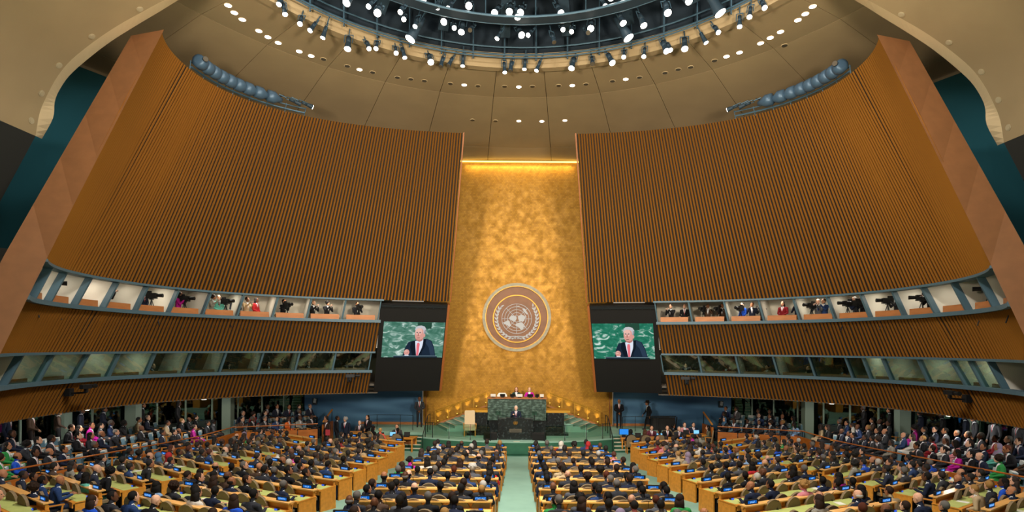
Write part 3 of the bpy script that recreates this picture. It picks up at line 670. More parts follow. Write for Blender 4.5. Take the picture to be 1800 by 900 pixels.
# ------------------------------------------------------------------ emblem
def emblem(name, loc, sc, lab, wood=True, m='silver'):
    r = empty(name, loc); tag(r, lab, 'emblem')
    k = .0368 / 5.625 * sc
    def ann(r0, r1, y0, y1, n=64):
        b = MB(); q = lambda rr, y: [Vector((rr * k * math.cos(2 * math.pi * i / n), y, rr * k * math.sin(2 * math.pi * i / n))) for i in range(n + 1)]
        b.strip(q(r0, y1), q(r1, y1)); b.strip(q(r1, y1), q(r1, y0)); b.strip(q(r1, y0), q(r0, y0)); b.strip(q(r0, y0), q(r0, y1)); return b
    if wood:
        b = MB(); n = 64; b.prism([(318 * k * math.cos(2 * math.pi * i / n), 318 * k * math.sin(2 * math.pi * i / n)) for i in range(n)], .1, Matrix.Translation((0, -.2, 0))); b.build('backing_disc', 'emblem_wood', r)
        ann(306, 338, -.1, -.3).build('outer_ring', 'emblem_ring', r); ann(302, 309, -.1, -.31).build('gold_bead', 'brass', r)
        b = MB(); b.prism([(226 * k * math.cos(2 * math.pi * i / n), (226 * math.sin(2 * math.pi * i / n) - 15) * k) for i in range(n)], .08, Matrix.Translation((0, -.27, 0))); b.build('inner_disc', 'emblem_wood', r)
        o = ann(226, 236, -.2, -.3).build('inner_ring', 'brass', r); o.location = (0, 0, -15 * k)
    y = -.30 if wood else -.02
    g = MB()
    for rr in (146, 119, 90, 61, 32):
        a = ann(rr - 2.4, rr + 2.4, y + .02, y - .015, 48); g.add(a.v, a.f)
    for t in range(8):
        a = t * math.pi / 4; 
        g.bar((30 * k * math.cos(a), y, 30 * k * math.sin(a)), (147 * k * math.cos(a), y, 147 * k * math.sin(a)), 4.5 * k, .03, up=(0, 1, 0))
    o = g.build('map_grid', m, r); o.location = (0, 0, -15 * k if wood else 0)
    zoff = -15 * k if wood else 0
    LAND = [[(372, 440), (385, 428), (402, 424), (420, 428), (438, 432), (442, 450), (436, 468), (424, 482), (408, 480), (392, 470), (378, 466), (368, 455)],
            [(308, 492), (330, 488), (345, 474), (362, 470), (374, 482), (378, 500), (387, 522), (372, 538), (358, 524), (340, 514), (318, 508)],
            [(455, 428), (475, 420), (500, 417), (522, 428), (527, 445), (520, 458), (516, 474), (502, 484), (486, 480), (474, 486), (464, 470), (456, 452)],
            [(428, 520), (436, 505), (455, 497), (478, 490), (500, 495), (514, 512), (514, 534), (506, 552), (490, 566), (476, 556), (466, 538), (446, 532)],
            [(497, 358), (512, 352), (524, 358), (540, 382), (552, 410), (540, 412), (526, 398), (510, 380)], [(524, 420), (534, 424), (538, 438), (528, 444)], [(516, 522), (523, 520), (526, 534), (518, 538)], [(446, 330), (470, 328), (468, 338), (450, 340)]]
    for L in LAND:
        b = MB(); b.prism([((x - 443) * k, (455 - yy) * k) for x, yy in L], .03, Matrix.Translation((0, y - .02, 0))); o = b.build('landmass', m, r); o.location = (0, 0, zoff)
    for sg in (-1, 1):
        pts = []
        for i in range(13):
            a = math.radians(-96 - 120 * i / 12); R = 196
            cx, cz = R * math.cos(a) * -sg * -1, R * math.sin(a)
            cx = sg * abs(cx) if i > 0 else sg * 4
            pts.append((cx, cz - 4 * 0))
        b = MB(); b.path([(p[0] * k, y, p[1] * k) for p in pts], 3.2 * k, 5); o = b.build('stem', m, r); o.location = (0, 0, zoff)
        for i in range(1, 13):
            px_, pz = pts[i]; qx, qz = pts[i - 1]; d = math.atan2(pz - qz, px_ - qx)
            for side in (-1, 1):
                if i == 12 and side == 1: continue
                a = d + side * .5; Ls = 40; w = 7.5
                M2 = Matrix.Translation((px_ * k, y - .015, pz * k)) @ Matrix.Rotation(-a, 4, 'Y')
                b = MB(); b.prism([(0, 0), (Ls * .35 * k, -w * k), (Ls * .7 * k, -w * .7 * k), (Ls * k, 0), (Ls * .7 * k, w * .7 * k), (Ls * .35 * k, w * k)], .03, M2); o = b.build('laurel_leaf', m, r); o.location = (0, 0, zoff)
    b = MB()
    for sg in (-1, 1): b.path([(-sg * 48 * k, y, -200 * k), (sg * 10 * k, y, -172 * k), (sg * 70 * k, y, -176 * k)], 5 * k, 5)
    o = b.build('ribbon', m, r); o.location = (0, 0, zoff)
    return r
EMZ = EYE + .0522 * 36.7
emblem('wall_emblem', (-.11, YG, EMZ), 1.0, 'large round wooden emblem with silver world map and laurels on gold wall')
b = MB(); n = 64; k = .0368 / 5.625
q = lambda rr, y: [Vector((rr * k * math.cos(2 * math.pi * i / n), y, rr * k * math.sin(2 * math.pi * i / n))) for i in range(n + 1)]
b.strip(q(322, -.06), q(331, -.06)); b.strip(q(331, -.06), q(331, -.02)); b.strip(q(322, -.02), q(322, -.06))
o = b.build('halo_light', 'cove_glow'); o.location = (-.11, YG, EMZ); tag(o, 'warm ring light glowing behind the large round emblem', 'light')

# ------------------------------------------------------------------ two video screens
def flat(polys, frame):
    b = MB(); mats = []
    for lay, (mt, pts) in enumerate(polys):
        if mt not in mats: mats.append(mt)
        b.add([frame(u, v, .012 + .004 * lay) for u, v in pts], [tuple(range(len(pts)))], mats.index(mt))
    return b, mats
for nm, c, st in (('scr_suit', '#1d2a3a', 1), ('scr_suit_hi', '#2c3c50', 1), ('scr_lapel', '#131b26', 1), ('scr_shirt', '#dfe6f4', 1), ('scr_tie', '#e8737f', 1), ('scr_face', '#d99c90', 1), ('scr_face_hi', '#eab9ab', 1), ('scr_face_sh', '#b87a70', 1), ('scr_hair', '#c3c4c8', 1), ('scr_hair_sh', '#8f9199', 1), ('scr_dark', '#3a2a2a', 1), ('scr_lectern', '#24323c', 1), ('scr_line', '#7f97a3', 1), ('scr_green', '#27493a', 1)):
    emis(nm, c, st)
def screen_marble(name, c0, c1):
    m = bpy.data.materials.new(name); m.use_nodes = True; nt = m.node_tree; N = nt.nodes; N.remove(N['Principled BSDF'])
    tc = N.new('ShaderNodeTexCoord'); mp = N.new('ShaderNodeMapping'); mp.inputs['Scale'].default_value = (1.2, 1.2, 2.2); mp.inputs['Rotation'].default_value = (.3, .6, .2)
    no = N.new('ShaderNodeTexNoise'); no.inputs['Scale'].default_value = 1.4; no.inputs['Detail'].default_value = 9; no.inputs['Distortion'].default_value = 1.6
    cr = N.new('ShaderNodeValToRGB'); e = cr.color_ramp.elements; e[0].position = .38; e[0].color = lin(c0); e[1].position = .72; e[1].color = lin('#cfe3da'); k = e.new(.55); k.color = lin(c1)
    em = N.new('ShaderNodeEmission'); nt.links.new(tc.outputs['Object'], mp.inputs[0]); nt.links.new(mp.outputs[0], no.inputs[0]); nt.links.new(no.outputs[0], cr.inputs[0]); nt.links.new(cr.outputs[0], em.inputs[0]); nt.links.new(em.outputs[0], N['Material Output'].inputs[0]); M[name] = m
screen_marble('scr_marble_left', '#3f6f5d', '#5d8a7a'); screen_marble('scr_marble_right', '#1f6a52', '#2f7f66')
def ell(cx, cy, rx, ry, n=20, a0=0, a1=360):
    return [(cx + rx * math.cos(math.radians(a0 + (a1 - a0) * i / n)), cy + ry * math.sin(math.radians(a0 + (a1 - a0) * i / n))) for i in range(n if a1 - a0 == 360 else n + 1)]
PORTRAIT = [('scr_suit', [(.34, .95), (.375, .72), (.42, .56), (.50, .52), (.56, .50), (.66, .47), (.72, .46), (.80, .52), (.85, .70), (.885, .95)]),
            ('scr_suit_hi', [(.66, .49), (.72, .47), (.79, .53), (.84, .72), (.87, .93), (.80, .93), (.76, .70)]),
            ('scr_shirt', [(.525, .53), (.66, .47), (.665, .58), (.62, .94), (.56, .94), (.535, .7)]),
            ('scr_lapel', [(.47, .54), (.53, .53), (.545, .72), (.565, .94), (.50, .94), (.455, .70)]), ('scr_lapel', [(.665, .47), (.71, .47), (.70, .68), (.625, .94), (.60, .94), (.655, .68)]),
            ('scr_tie', [(.565, .58), (.60, .57), (.61, .62), (.60, .94), (.565, .94), (.558, .66)]),
            ('scr_face', ell(.592, .32, .078, .215)), ('scr_face_hi', ell(.575, .25, .055, .11)), ('scr_face_sh', [(.53, .45), (.56, .52), (.60, .545), (.645, .51), (.665, .43), (.62, .48), (.57, .48)]),
            ('scr_hair', [(.51, .23), (.52, .14), (.555, .095), (.61, .085), (.665, .11), (.692, .18), (.69, .27), (.672, .34), (.655, .30), (.65, .22), (.62, .165), (.565, .16), (.53, .20)]),
            ('scr_hair_sh', [(.672, .2), (.69, .2), (.688, .28), (.672, .34), (.658, .30)]),
            ('scr_face', ell(.672, .36, .014, .05)), ('scr_dark', ell(.551, .285, .014, .012, 10)), ('scr_dark', ell(.598, .285, .014, .012, 10)),
            ('scr_hair_sh', [(.533, .262), (.566, .255), (.566, .266), (.533, .274)]), ('scr_hair_sh', [(.582, .255), (.618, .262), (.618, .272), (.582, .266)]),
            ('scr_face_sh', [(.566, .29), (.579, .29), (.586, .375), (.558, .375)]), ('scr_dark', [(.553, .425), (.60, .42), (.598, .434), (.556, .437)]),
            ('scr_face', ell(.405, .84, .045, .085)), ('scr_face_hi', ell(.395, .81, .025, .04)), ('scr_face_sh', [(.375, .80), (.43, .79), (.43, .805), (.375, .815)]), ('scr_face_sh', [(.372, .845), (.43, .835), (.43, .848), (.372, .858)]), ('scr_shirt', [(.375, .91), (.44, .91), (.445, .97), (.37, .97)]),
            ('scr_lapel', [(.637, .75), (.652, .75), (.66, .79), (.648, .80), (.66, .93), (.652, .93), (.637, .8)]),
            ('scr_lectern', [(.19, .935), (.90, .935), (.92, .985), (.20, .985)]), ('scr_line', [(.19, .932), (.90, .932), (.90, .942), (.19, .942)])]
for sd in (-1, 1):
    s = SIDE[sd]
    # corners of the leaning housing, mirrored about the hall axis
    BLo, BRi, TLo, TRi = Vector((-8.26, 32.6, 3.2)), Vector((-4.62, 33.4, 3.2)), Vector((-7.52, 31.0, 8.14)), Vector((-3.96, 31.8, 8.14))
    if sd > 0: BLo, BRi, TLo, TRi = (Vector((-q.x, q.y, q.z)) for q in (BRi, BLo, TRi, TLo))
    c0 = (BLo + BRi) / 2
    ex, ez = BRi - BLo, TLo - BLo; nv = ez.cross(ex).normalized()
    if nv.y > 0: nv = -nv                      # towards the hall
    def F(u, v, d): return BLo + ex * u + (ez.lerp(TRi - BRi, u)) * v + nv * d - c0
    def block(b, u0, u1, v0, v1, d0, d1):
        vs = [F(u, v, d) for d in (d0, d1) for v in (v0, v1) for u in (u0, u1)]
        b.add(vs, [(0, 1, 3, 2), (4, 6, 7, 5), (0, 4, 5, 1), (2, 3, 7, 6), (0, 2, 6, 4), (1, 5, 7, 3)])
    r = empty('video_screen', c0); tag(r, 'tall black screen housing on the %s of the gold panel showing a man speaking' % s, 'screen')
    b = MB(); block(b, 0, 1, 0, 1, -.5, 0); b.build('housing', 'black_panel', r)
    u0, u1 = (.07, .99) if sd < 0 else (.01, .93)
    v0, v1 = .40, .80
    b = MB(); block(b, u0, u1, v0, v1, -.02, .02); b.build('display_panel', 'scr_marble_' + s, r)
    fr = lambda u, v, d: F(u0 + (u1 - u0) * u, v1 + (v0 - v1) * v, .015 + d)
    b, mats = flat([('scr_green', [(.55, .0), (.78, .0), (.78, .18), (.55, .18)])] + PORTRAIT, fr); b.build('screen_image', mats, r)
    b = MB(); block(b, .02, .98, .965, .985, 0, .1)
    for i in range(8): block(b, .06 + i * .12, .075 + i * .12, .95, .965, .02, .08)
    b.build('top_bracket', 'steel_dark', r)
    b = MB(); q = 1 if sd < 0 else 0; block(b, q - .0 if q else -.035, q + .035 if q else 0, 0, 1.0, -.5, .06); b.build('side_board', 'slat_edge', r)

# ------------------------------------------------------------------ stage
SZ = .75
def stage_front(x): return 41.2 - math.sqrt(121 - x * x)          # front edge of the platform in plan
XS = 5.35
b = MB(); n = 28
fr = [(-XS + 2 * XS * i / n) for i in range(n + 1)]
A = [Vector((x, stage_front(x), SZ)) for x in fr]; B = [Vector((x, 37.0, SZ)) for x in fr]
b.slab(A, B, SZ + .02)
for sx in (-1, 1):
    b.slab([Vector((sx * XS, 33.3, SZ)), Vector((sx * 9.2, 33.9, SZ))], [Vector((sx * XS, 37, SZ)), Vector((sx * 9.2, 37, SZ))], SZ + .02)
r = empty('stage'); tag(r, 'low green carpeted stage platform with curved front', 'stage')
b.build('platform', 'carpet', r)
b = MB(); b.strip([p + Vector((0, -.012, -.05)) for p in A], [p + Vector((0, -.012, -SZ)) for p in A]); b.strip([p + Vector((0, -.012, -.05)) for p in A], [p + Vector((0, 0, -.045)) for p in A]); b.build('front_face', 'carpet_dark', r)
b = MB(); b.box((0, stage_front(0) - .02, .36), (1.5, .03, .5)); b.build('access_panel', 'carpet_dark', r)
b = MB(); b.box((-.05, stage_front(0) + .1, SZ + .006), (.34, .1, .012)); b.build('floor_marker', 'nosing', r)
# steps at both ends of the stage front
for sx in (-1, 1):
    r = empty('stage_steps', (sx * 6.2, 32.3, 0)); tag(r, 'four carpeted steps with pale nosings at the %s end of the stage' % SIDE[-1 if sx < 0 else 1], 'stairs')
    for i in range(4):
        y0, y1 = 31.55 + .36 * i - 32.3, 33.4 - 32.3; h = SZ * (i + 1) / 5
        x0 = .85 - .0; x1 = -1.25 + .17 * i
        b = MB(); P = [Vector((sx * -x0, y0 - .12, h)), Vector((sx * -x1, y0 + .12, h))]; Q = [Vector((sx * -x0, y1, h)), Vector((sx * -x1, y1, h))]
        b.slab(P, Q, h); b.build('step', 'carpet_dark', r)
        b = MB(); b.slab([p + Vector((0, -.012, .012)) for p in P], [p + Vector((0, .11, .012)) for p in P], .045); b.build('nosing', 'nosing', r)
# flights climbing along the gold wall to the rostrum
for sx in (-1, 1):
    r = empty('gold_wall_steps', (sx * 4.2, 34.8, SZ)); tag(r, 'green carpeted steps rising along the gold wall on the %s of the rostrum' % SIDE[-1 if sx < 0 else 1], 'stairs')
    for i in range(6):
        h = .17 * (i + 1); X0 = 5.0 - .46 * i; X1 = 4.2 - .46 * i
        o = Vector((sx * 4.2, 34.8, SZ))
        P = [Vector((sx * X1, 33.85, SZ + h)) - o, Vector((sx * X0, 35.7, SZ + h)) - o, Vector((sx * (X0 - .1), 36.85, SZ + h)) - o]
        e = 1.75 if i < 5 else 1.5
        Q = [Vector((sx * e, 33.85, SZ + h)) - o, Vector((sx * e, 35.7, SZ + h)) - o, Vector((sx * e, 36.85, SZ + h)) - o]
        b = MB(); b.slab(P, Q, .17); b.build('step', 'carpet', r)
        b = MB(); b.slab([p + Vector((0, 0, .012)) for p in P[:2]], [p + Vector((-sx * .12, 0, .012)) for p in P[:2]], .04); b.build('nosing', 'nosing', r)
    # gold handrail
    r = empty('gold_handrail', (sx * 5.0, 36.3, SZ)); tag(r, 'gold handrail with panels climbing beside the %s gold wall steps' % SIDE[-1 if sx < 0 else 1], 'handrail')
    o = Vector((sx * 5.0, 36.3, SZ)); a = Vector((sx * 5.25, 36.3, SZ + .95)) - o; c = Vector((sx * 2.0, 36.3, SZ + 2.15)) - o
    b = MB(); b.path([a, c], .03, 6); b.path([a + Vector((0, 0, -.1)), c + Vector((0, 0, -.1))], .02, 5); b.build('rail', 'gold_paint', r)
    for i in range(5):
        p = a.lerp(c, i / 4); b = MB(); b.bar(p, (p.x, p.y, (a.lerp(c, i / 4).z - .95)), .04, .04); b.build('post', 'gold_paint', r)
    for i in range(6):
        x = sx * (5.15 - .62 * i); z = SZ + .16 + .24 * i
        q = empty('step_uplight', (x, YG - .22, z)); tag(q, 'small uplight washing the gold wall, %s from the %s end' % (ORD[i], SIDE[-1 if sx < 0 else 1]), 'light', 'gold wall uplights')
        b = MB(); b.tube((0, 0, 0), (0, 0, .1), .05, .06, n=10); b.build('housing', 'gold_paint', q); b = MB(); b.tube((0, 0, .1), (0, 0, .107), .045, n=10); b.build('lens', 'cove_glow', q)
        lamp('step_uplamp', 'SPOT', (x, YG - .2, z + .13), 45, (1, .8, .38), (x, YG - .02, z + .7), .03, angle=60, blend=.9)
    b = MB(); b.bar((sx * 6.1, 36.6, SZ + .05), (sx * 5.2, 36.6, SZ + .06), .12, .1); b.bar((sx * 5.2, 36.6, SZ + .07), (sx * 1.9, 36.6, SZ + 1.3), .12, .1)
    tag(b.build('trim_%d' % (17 if sx < 0 else 18), 'counter_wood'), 'brown skirting climbing the gold wall on the %s' % SIDE[-1 if sx < 0 else 1], 'trim', kind='structure')

# rostrum: green marble bench over black marble base
r = empty('rostrum', (0, 33, SZ)); tag(r, 'green marble rostrum bench on a black marble base', 'rostrum')
for i in range(4):          # marble slabs of the bench front
    for j in range(2):
        b = MB(); w, h = 3.4 / 4, 1.26 / 2
        b.box((-1.7 - .05 + w * (i + .5), 0.05, .79 + h * (j + .5)), (w - .012, .1, h - .012)); b.build('marble_slab', 'green_marble', r)
b = MB(); b.box((-.05, .55, 1.4), (3.38, .92, 1.24)); b.build('bench_body', 'green_marble', r)
b = MB(); b.box((-.05, .45, 2.065), (3.5, 1.1, .03)); b.build('desktop', 'counter_wood', r)
b = MB(); b.box((0, .7, .39), (3.4, 1.2, .78)); b.build('base', 'black_marble', r)
for sx in (-1, 1):
    b = MB(); b.box((sx * 2.2 - .05 * (sx < 0), .55, .62), (.98, 1.1, 1.24)); b.build('wing_block', 'black_marble', r)
    b = MB(); b.box((sx * 2.35, .75, 1.30), (1.4, 1.2, .13)); b.build('wing_cap', 'gold_paint', r)
    b = MB(); b.box((sx * 2.15, -.2, .06), (1.5, .7, .12)); b.build('plinth', 'black_marble', r)
# lectern
r = empty('lectern', (0, 30.95, SZ)); tag(r, 'black marble lectern with gold emblem and small plaque', 'lectern')
b = MB(); b.box((-.12, .3, .55), (1.9, .6, 1.1)); b.build('body', 'black_marble', r)
b = MB(); b.box((-.12, .3, 1.115), (1.96, .66, .035)); b.build('top_slab', 'black_marble', r)
b = MB(); b.box((-.12, -.012, .50), (.66, .03, .19)); p = b.build('plaque', 'bronze_plaque', r); b = MB()
for i in range(3): b.box((-.12, -.03, .45 + .05 * i), (.56, .008, .018))
b.build('engraved_line', 'steel_dark', p)
b = MB(); b.box((-.12, .25, 1.16), (1.0, .3, .025)); b.box((-.12, .25, 1.14), (.3, .2, .04)); b.build('reading_board', 'steel_dark', r)
for i in (-1, 1):
    b = MB(); b.path([(-.12 + i * .1, .1, 1.16), (-.12 + i * .08, .16, 1.32), (-.12 + i * .04, .26, 1.40)], .01, 5); b.build('microphone', 'black', r)
e = emblem('lectern_emblem', (-.12, 30.95 - .012, SZ + .93), .085, 'small gold wreath emblem on the lectern front', False, 'brass')
for sx in (-1, 1):
    r = empty('monitor_speaker', (sx * 1.28 - .15, 30.75, SZ), sx * -.25); tag(r, 'black wedge monitor box on stage floor, %s of the lectern' % SIDE[-1 if sx < 0 else 1], 'speaker')
    b = MB(); b.prism([(-.34, 0), (.34, 0), (.34, .38), (-.34, .38)], .45); b.build('cabinet', 'black', r); b = MB(); b.box((0, -.015, .19), (.6, .02, .3)); b.build('grille', 'black_panel', r)
    r = empty('prompter_stand', (sx * 1.02 - .08, 31.7, SZ)); tag(r, 'thin black prompter pole with small glass, %s of the lectern' % SIDE[-1 if sx < 0 else 1], 'stand')
    b = MB(); b.tube((0, 0, 0), (0, 0, .04), .16, n=10); b.build('base', 'black', r); b = MB(); b.tube((0, 0, .03), (0, 0, 1.25), .022, n=6); b.build('pole', 'black', r)
    b = MB(); b.box((0, -.02, 1.36), (.3, .015, .26), Matrix.Rotation(.5, 3, 'X')); b.build('glass', 'rail_glass', r)
# tall cream armchair
r = empty('armchair', (-2.72, 32.3, SZ), .1); tag(r, 'tall cream upholstered armchair with wooden arms on the stage', 'chair')
b = MB(); b.prism([(-.3, .45), (.3, .45), (.29, 1.36), (.25, 1.4), (-.25, 1.4), (-.29, 1.36)], .12, Matrix.Translation((0, .2, 0)) @ Matrix.Rotation(-.08, 4, 'X')); b.build('backrest', 'cream_leather', r)
b = MB(); b.box((0, -.08, .42), (.62, .56, .16)); b.build('seat', 'cream_leather', r)
for sx in (-1, 1):
    b = MB(); b.box((sx * .34, -.06, .66), (.07, .5, .06)); b.bar((sx * .34, -.28, .4), (sx * .34, -.28, .66), .05, .05); b.build('armrest', 'chair_wood', r)
    for y in (-.3, .22): b = MB(); b.bar((sx * .3, y, .36), (sx * .31, y, 0), .055, .055); b.build('leg', 'chair_wood', r)
# stage-front balusters with thin wires
for sx in (-1, 1):
    r = empty('stage_rail', (sx * 3.2, 31, SZ)); tag(r, 'thin black posts and wire rail along the %s stage front' % SIDE[-1 if sx < 0 else 1], 'railing')
    xs = [1.45, 2.55, 3.75, 4.7, 5.15]; tops = []
    for x in xs:
        p = Vector((sx * x, stage_front(x) + .22, SZ)) - r.location; b = MB(); b.tube(p, p + Vector((0, 0, .86)), .02, n=6); b.build('post', 'steel_dark', r); tops.append(p + Vector((0, 0, .84)))
    b = MB(); b.path(tops, .008, 5); b.build('wire', 'steel_dark', r)
    for i in range(len(tops) - 1):
        p, q = tops[i], tops[i + 1]; b = MB(); d = (q - p) * .04; h = Vector((0, 0, .7)); yv = Vector((0, .01, 0))
        b.add([p + d, q - d, q - d - h, p + d - h, p + d + yv, q - d + yv, q - d - h + yv, p + d - h + yv], [(0, 1, 2, 3), (7, 6, 5, 4), (0, 4, 5, 1), (3, 2, 6, 7), (0, 3, 7, 4), (1, 5, 6, 2)]); b.build('glass_panel', 'rail_glass', r)
    r = empty('step_rail', (sx * 5.5, 32, 0)); tag(r, 'black sloping handrail beside the %s stage steps' % SIDE[-1 if sx < 0 else 1], 'railing')
    a = Vector((sx * 5.2, 31.2, .95)) - r.location; c = Vector((sx * 5.3, 33.5, SZ + .98)) - r.location
    b = MB(); b.path([a, c, c + Vector((0, .9, 0))], .025, 6); b.build('rail', 'steel_dark', r)
    for p, z in ((a, 0), (a.lerp(c, .5), .3), (c, SZ), (c + Vector((0, .9, 0)), SZ)): b = MB(); b.tube((p.x, p.y, z), p, .02, n=6); b.build('post', 'steel_dark', r)
    r = empty('platform_rail', (sx * 8, 34, SZ)); tag(r, 'low black wire railing before the %s blue wall' % SIDE[-1 if sx < 0 else 1], 'railing')
    P = [Vector((sx * x, y, SZ + .9)) - r.location for x, y in ((9.1, 34.1), (8.5, 34.4), (7.1, 34.4), (6.3, 34.2))]
    b = MB(); b.path(P, .018, 5); b.build('rail', 'steel_dark', r)
    for p in P[1:]: b = MB(); b.tube(p, p + Vector((0, 0, -.9)), .018, n=5); b.build('post', 'steel_dark', r)
# black barrier on the right
r = empty('barrier', (8.9, 34.9, SZ)); tag(r, 'black waist-high barrier before the right blue wall', 'barrier')
b = MB(); b.box((0, 0, .4), (1.5, .05, .8)); b.build('panel', 'black', r); b = MB(); b.box((0, -.02, .86), (1.6, .1, .06)); b.build('top_rail', 'steel_dark', r)
for sx in (-1, 1): b = MB(); b.bar((sx * .76, 0, 0), (sx * .76, -.35, .86), .05, .05); b.build('post', 'steel_dark', r)
for sx in (-1, 1):
    r = empty('wall_phone', (sx * 13.1, YG - .2, 2.2)); tag(r, 'small white wall box at the outer end of the %s blue wall' % SIDE[-1 if sx < 0 else 1], 'wall box')
    b = MB(); b.box((0, 0, 0), (.28, .1, .42)); b.build('housing', 'steel_dark', r); b = MB(); b.box((.02, -.06, .05), (.16, .03, .26), Matrix.Rotation(.2, 3, 'Y')); b.build('handset', 'cover_white', r)

# ------------------------------------------------------------------ side galleries
def gal_x(y): return 15.6 + .018 * (24 - y)
for sx in (-1, 1):
    s = SIDE[-1 if sx < 0 else 1]
    # floor terraces
    b = MB()
    for j in range(4):
        x0 = 16.1 + 1.06 * j - (.1 if j == 0 else 0); x1 = 16.1 + 1.06 * (j + 1) if j < 3 else 25
        h = .34 + .24 * j
        b.slab([Vector((sx * x0, y, zf(y) + h)) for y in (13, 20, 27.4, 33)], [Vector((sx * x1, y, zf(y) + h)) for y in (13, 20, 27.4, 33)], .36)
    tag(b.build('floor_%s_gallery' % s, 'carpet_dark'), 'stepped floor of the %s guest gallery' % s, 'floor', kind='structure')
    # wooden parapet in panels
    r = empty('parapet', (sx * 15.8, 22, 0)); tag(r, 'brown panelled parapet in front of the %s guest gallery' % s, 'parapet')
    for k, y in enumerate(np.arange(14.0, 31.4, 1.2)):
        if k in (6,): continue
        x = gal_x(y); y1 = y + 1.18
        b = MB(); p0 = Vector((sx * x, y, zf(y))); p1 = Vector((sx * gal_x(y1), y1, zf(y1)))
        q = Vector((sx * .06, 0, 0)); h = Vector((0, 0, 1.0))
        vs = [p0, p1, p1 + h, p0 + h]; vs = [v - r.location for v in vs] + [v + q - r.location for v in vs]
        b.add(vs, [(0, 1, 2, 3), (7, 6, 5, 4), (0, 4, 5, 1), (3, 2, 6, 7), (0, 3, 7, 4), (1, 5, 6, 2)]); b.build('panel', 'panel_wood', r)
    r = empty('gallery_rail', (sx * 15.95, 22, 0)); tag(r, 'thin brown rail on posts along the %s guest gallery' % s, 'railing')
    P = [Vector((sx * (gal_x(y) + .12), y, zf(y) + 1.3)) - r.location for y in (14, 17, 20, 23, 25, 28, 31.3)]
    b = MB(); b.path(P, .03, 6); b.build('rail', 'panel_wood', r)
    for p in P: b = MB(); b.tube(p, p + Vector((0, 0, -.55)), .018, n=5); b.build('post', 'steel_dark', r)
    # the gallery bends inwards beside the stage
    E0, E1 = Vector((sx * 15.7, 31.35, 0)), Vector((sx * 11.6, 33.05, 0)); en = Vector((sx * .385, .923, 0))
    b = MB()
    for j in range(3):
        h = Vector((0, 0, .34 + .24 * j)); b.slab([E0 + en * (.12 + .92 * j) + h, E1 + en * (.12 + .92 * j) + h], [E0 + en * (.12 + .92 * (j + 1) + .3 * (j == 2)) + h, E1 + en * (.12 + .92 * (j + 1) + .3 * (j == 2)) + h], .34 + .24 * j)
    tag(b.build('floor_%s_gallery_end' % s, 'carpet_dark'), 'stepped floor of the %s gallery bend beside the stage' % s, 'floor', kind='structure')
    r = empty('end_parapet', (E0 + E1) / 2); tag(r, 'brown panelled parapet of the %s gallery bend beside the stage' % s, 'parapet')
    for k in range(4):
        q0, q1 = E0.lerp(E1, k / 4 + .005) - r.location, E0.lerp(E1, (k + 1) / 4 - .005) - r.location; h = Vector((0, 0, .95)); t = en * .06
        vs = [q0, q1, q1 + h, q0 + h]; b = MB(); b.add(vs + [v + t for v in vs], [(0, 1, 2, 3), (7, 6, 5, 4), (0, 4, 5, 1), (3, 2, 6, 7), (0, 3, 7, 4), (1, 5, 6, 2)]); b.build('panel', 'panel_wood', r)
    b = MB(); up = Vector((0, 0, 1.25)); b.path([E0 - r.location + en * .1 + up, E1 - r.location + en * .1 + up], .03, 6); b.build('rail', 'panel_wood', r)
    for k in range(4): q0 = E0.lerp(E1, k / 3) - r.location + en * .1; b = MB(); b.tube(q0 + Vector((0, 0, .7)), q0 + up, .018, n=5); b.build('post', 'steel_dark', r)
    r = empty('gallery_end_desk', (sx * 11.35, 33.5, 0)); tag(r, 'narrow brown end panel with sloping rail closing the %s gallery by the stage' % s, 'panel')
    b = MB(); b.box((0, .5, .6), (.12, 1.7, 1.2)); b.build('body', 'panel_wood', r); b = MB(); b.bar((0, -.3, 1.35), (0, 1.3, 1.9), .08, .06); b.build('rail', 'chair_wood', r)
    for y, z in ((-.25, 1.36), (1.25, 1.88)): b = MB(); b.bar((0, y, 1.15), (0, y, z), .04, .04); b.build('post', 'steel_dark', r)
    # glazed screen behind the gallery
    pl = [(21.6, 12), (21.6, 15), (21.6, 18), (21.4, 21), (21.0, 24), (20.2, 27), (18.9, 29.8), (17.3, 32.2), (15.5, 34.5), (13.85, 36.8)]
    r = empty('wall_%s_glazing' % s); tag(r, 'tall glazed screen with green-grey posts behind the %s gallery' % s, 'glazing', kind='structure')
    for (xa, ya), (xb, yb) in zip(pl, pl[1:]):
        a, c = Vector((sx * xa, ya, .6)), Vector((sx * xb, yb, .6))
        for h in range(2):
            p, q = a.lerp(c, h / 2), a.lerp(c, (h + 1) / 2); d = (q - p).normalized(); g = d * .03; nn = Vector((-d.y, d.x, 0)) * .01; up = Vector((0, 0, 3.6))
            b = MB(); vs = [p + g, q - g, q - g + up, p + g + up]; b.add([v - nn for v in vs] + [v + nn for v in vs], [(0, 1, 2, 3), (7, 6, 5, 4), (0, 4, 5, 1), (1, 5, 6, 2), (2, 6, 7, 3), (3, 7, 4, 0)]); b.build('pane', 'lounge_glass', r)
            b = MB(); b.bar(p, p + up, .07, .1, up=(0, 1, 0)); b.build('mullion', 'column_pale', r)
    b = MB()
    for (xa, ya), (xb, yb) in list(zip(pl, pl[1:]))[:7]: b.bar((sx * xa, ya, 1.55), (sx * xb, yb, 1.55), .12, .06); b.bar((sx * xa * .985, ya, 1.25), (sx * xb * .985, yb, 1.25), .06, .55)
    b.build('dado', 'dado_grey', r)
    # corridor beyond the glass
    b = MB(); off = lambda x, y: Vector((sx * (x + 2.6), y + 2.0, 0))
    mats = ['corridor', 'corridor_blue', 'corridor', 'corridor_green', 'corridor', 'corridor_blue', 'corridor', 'corridor', 'corridor_green']
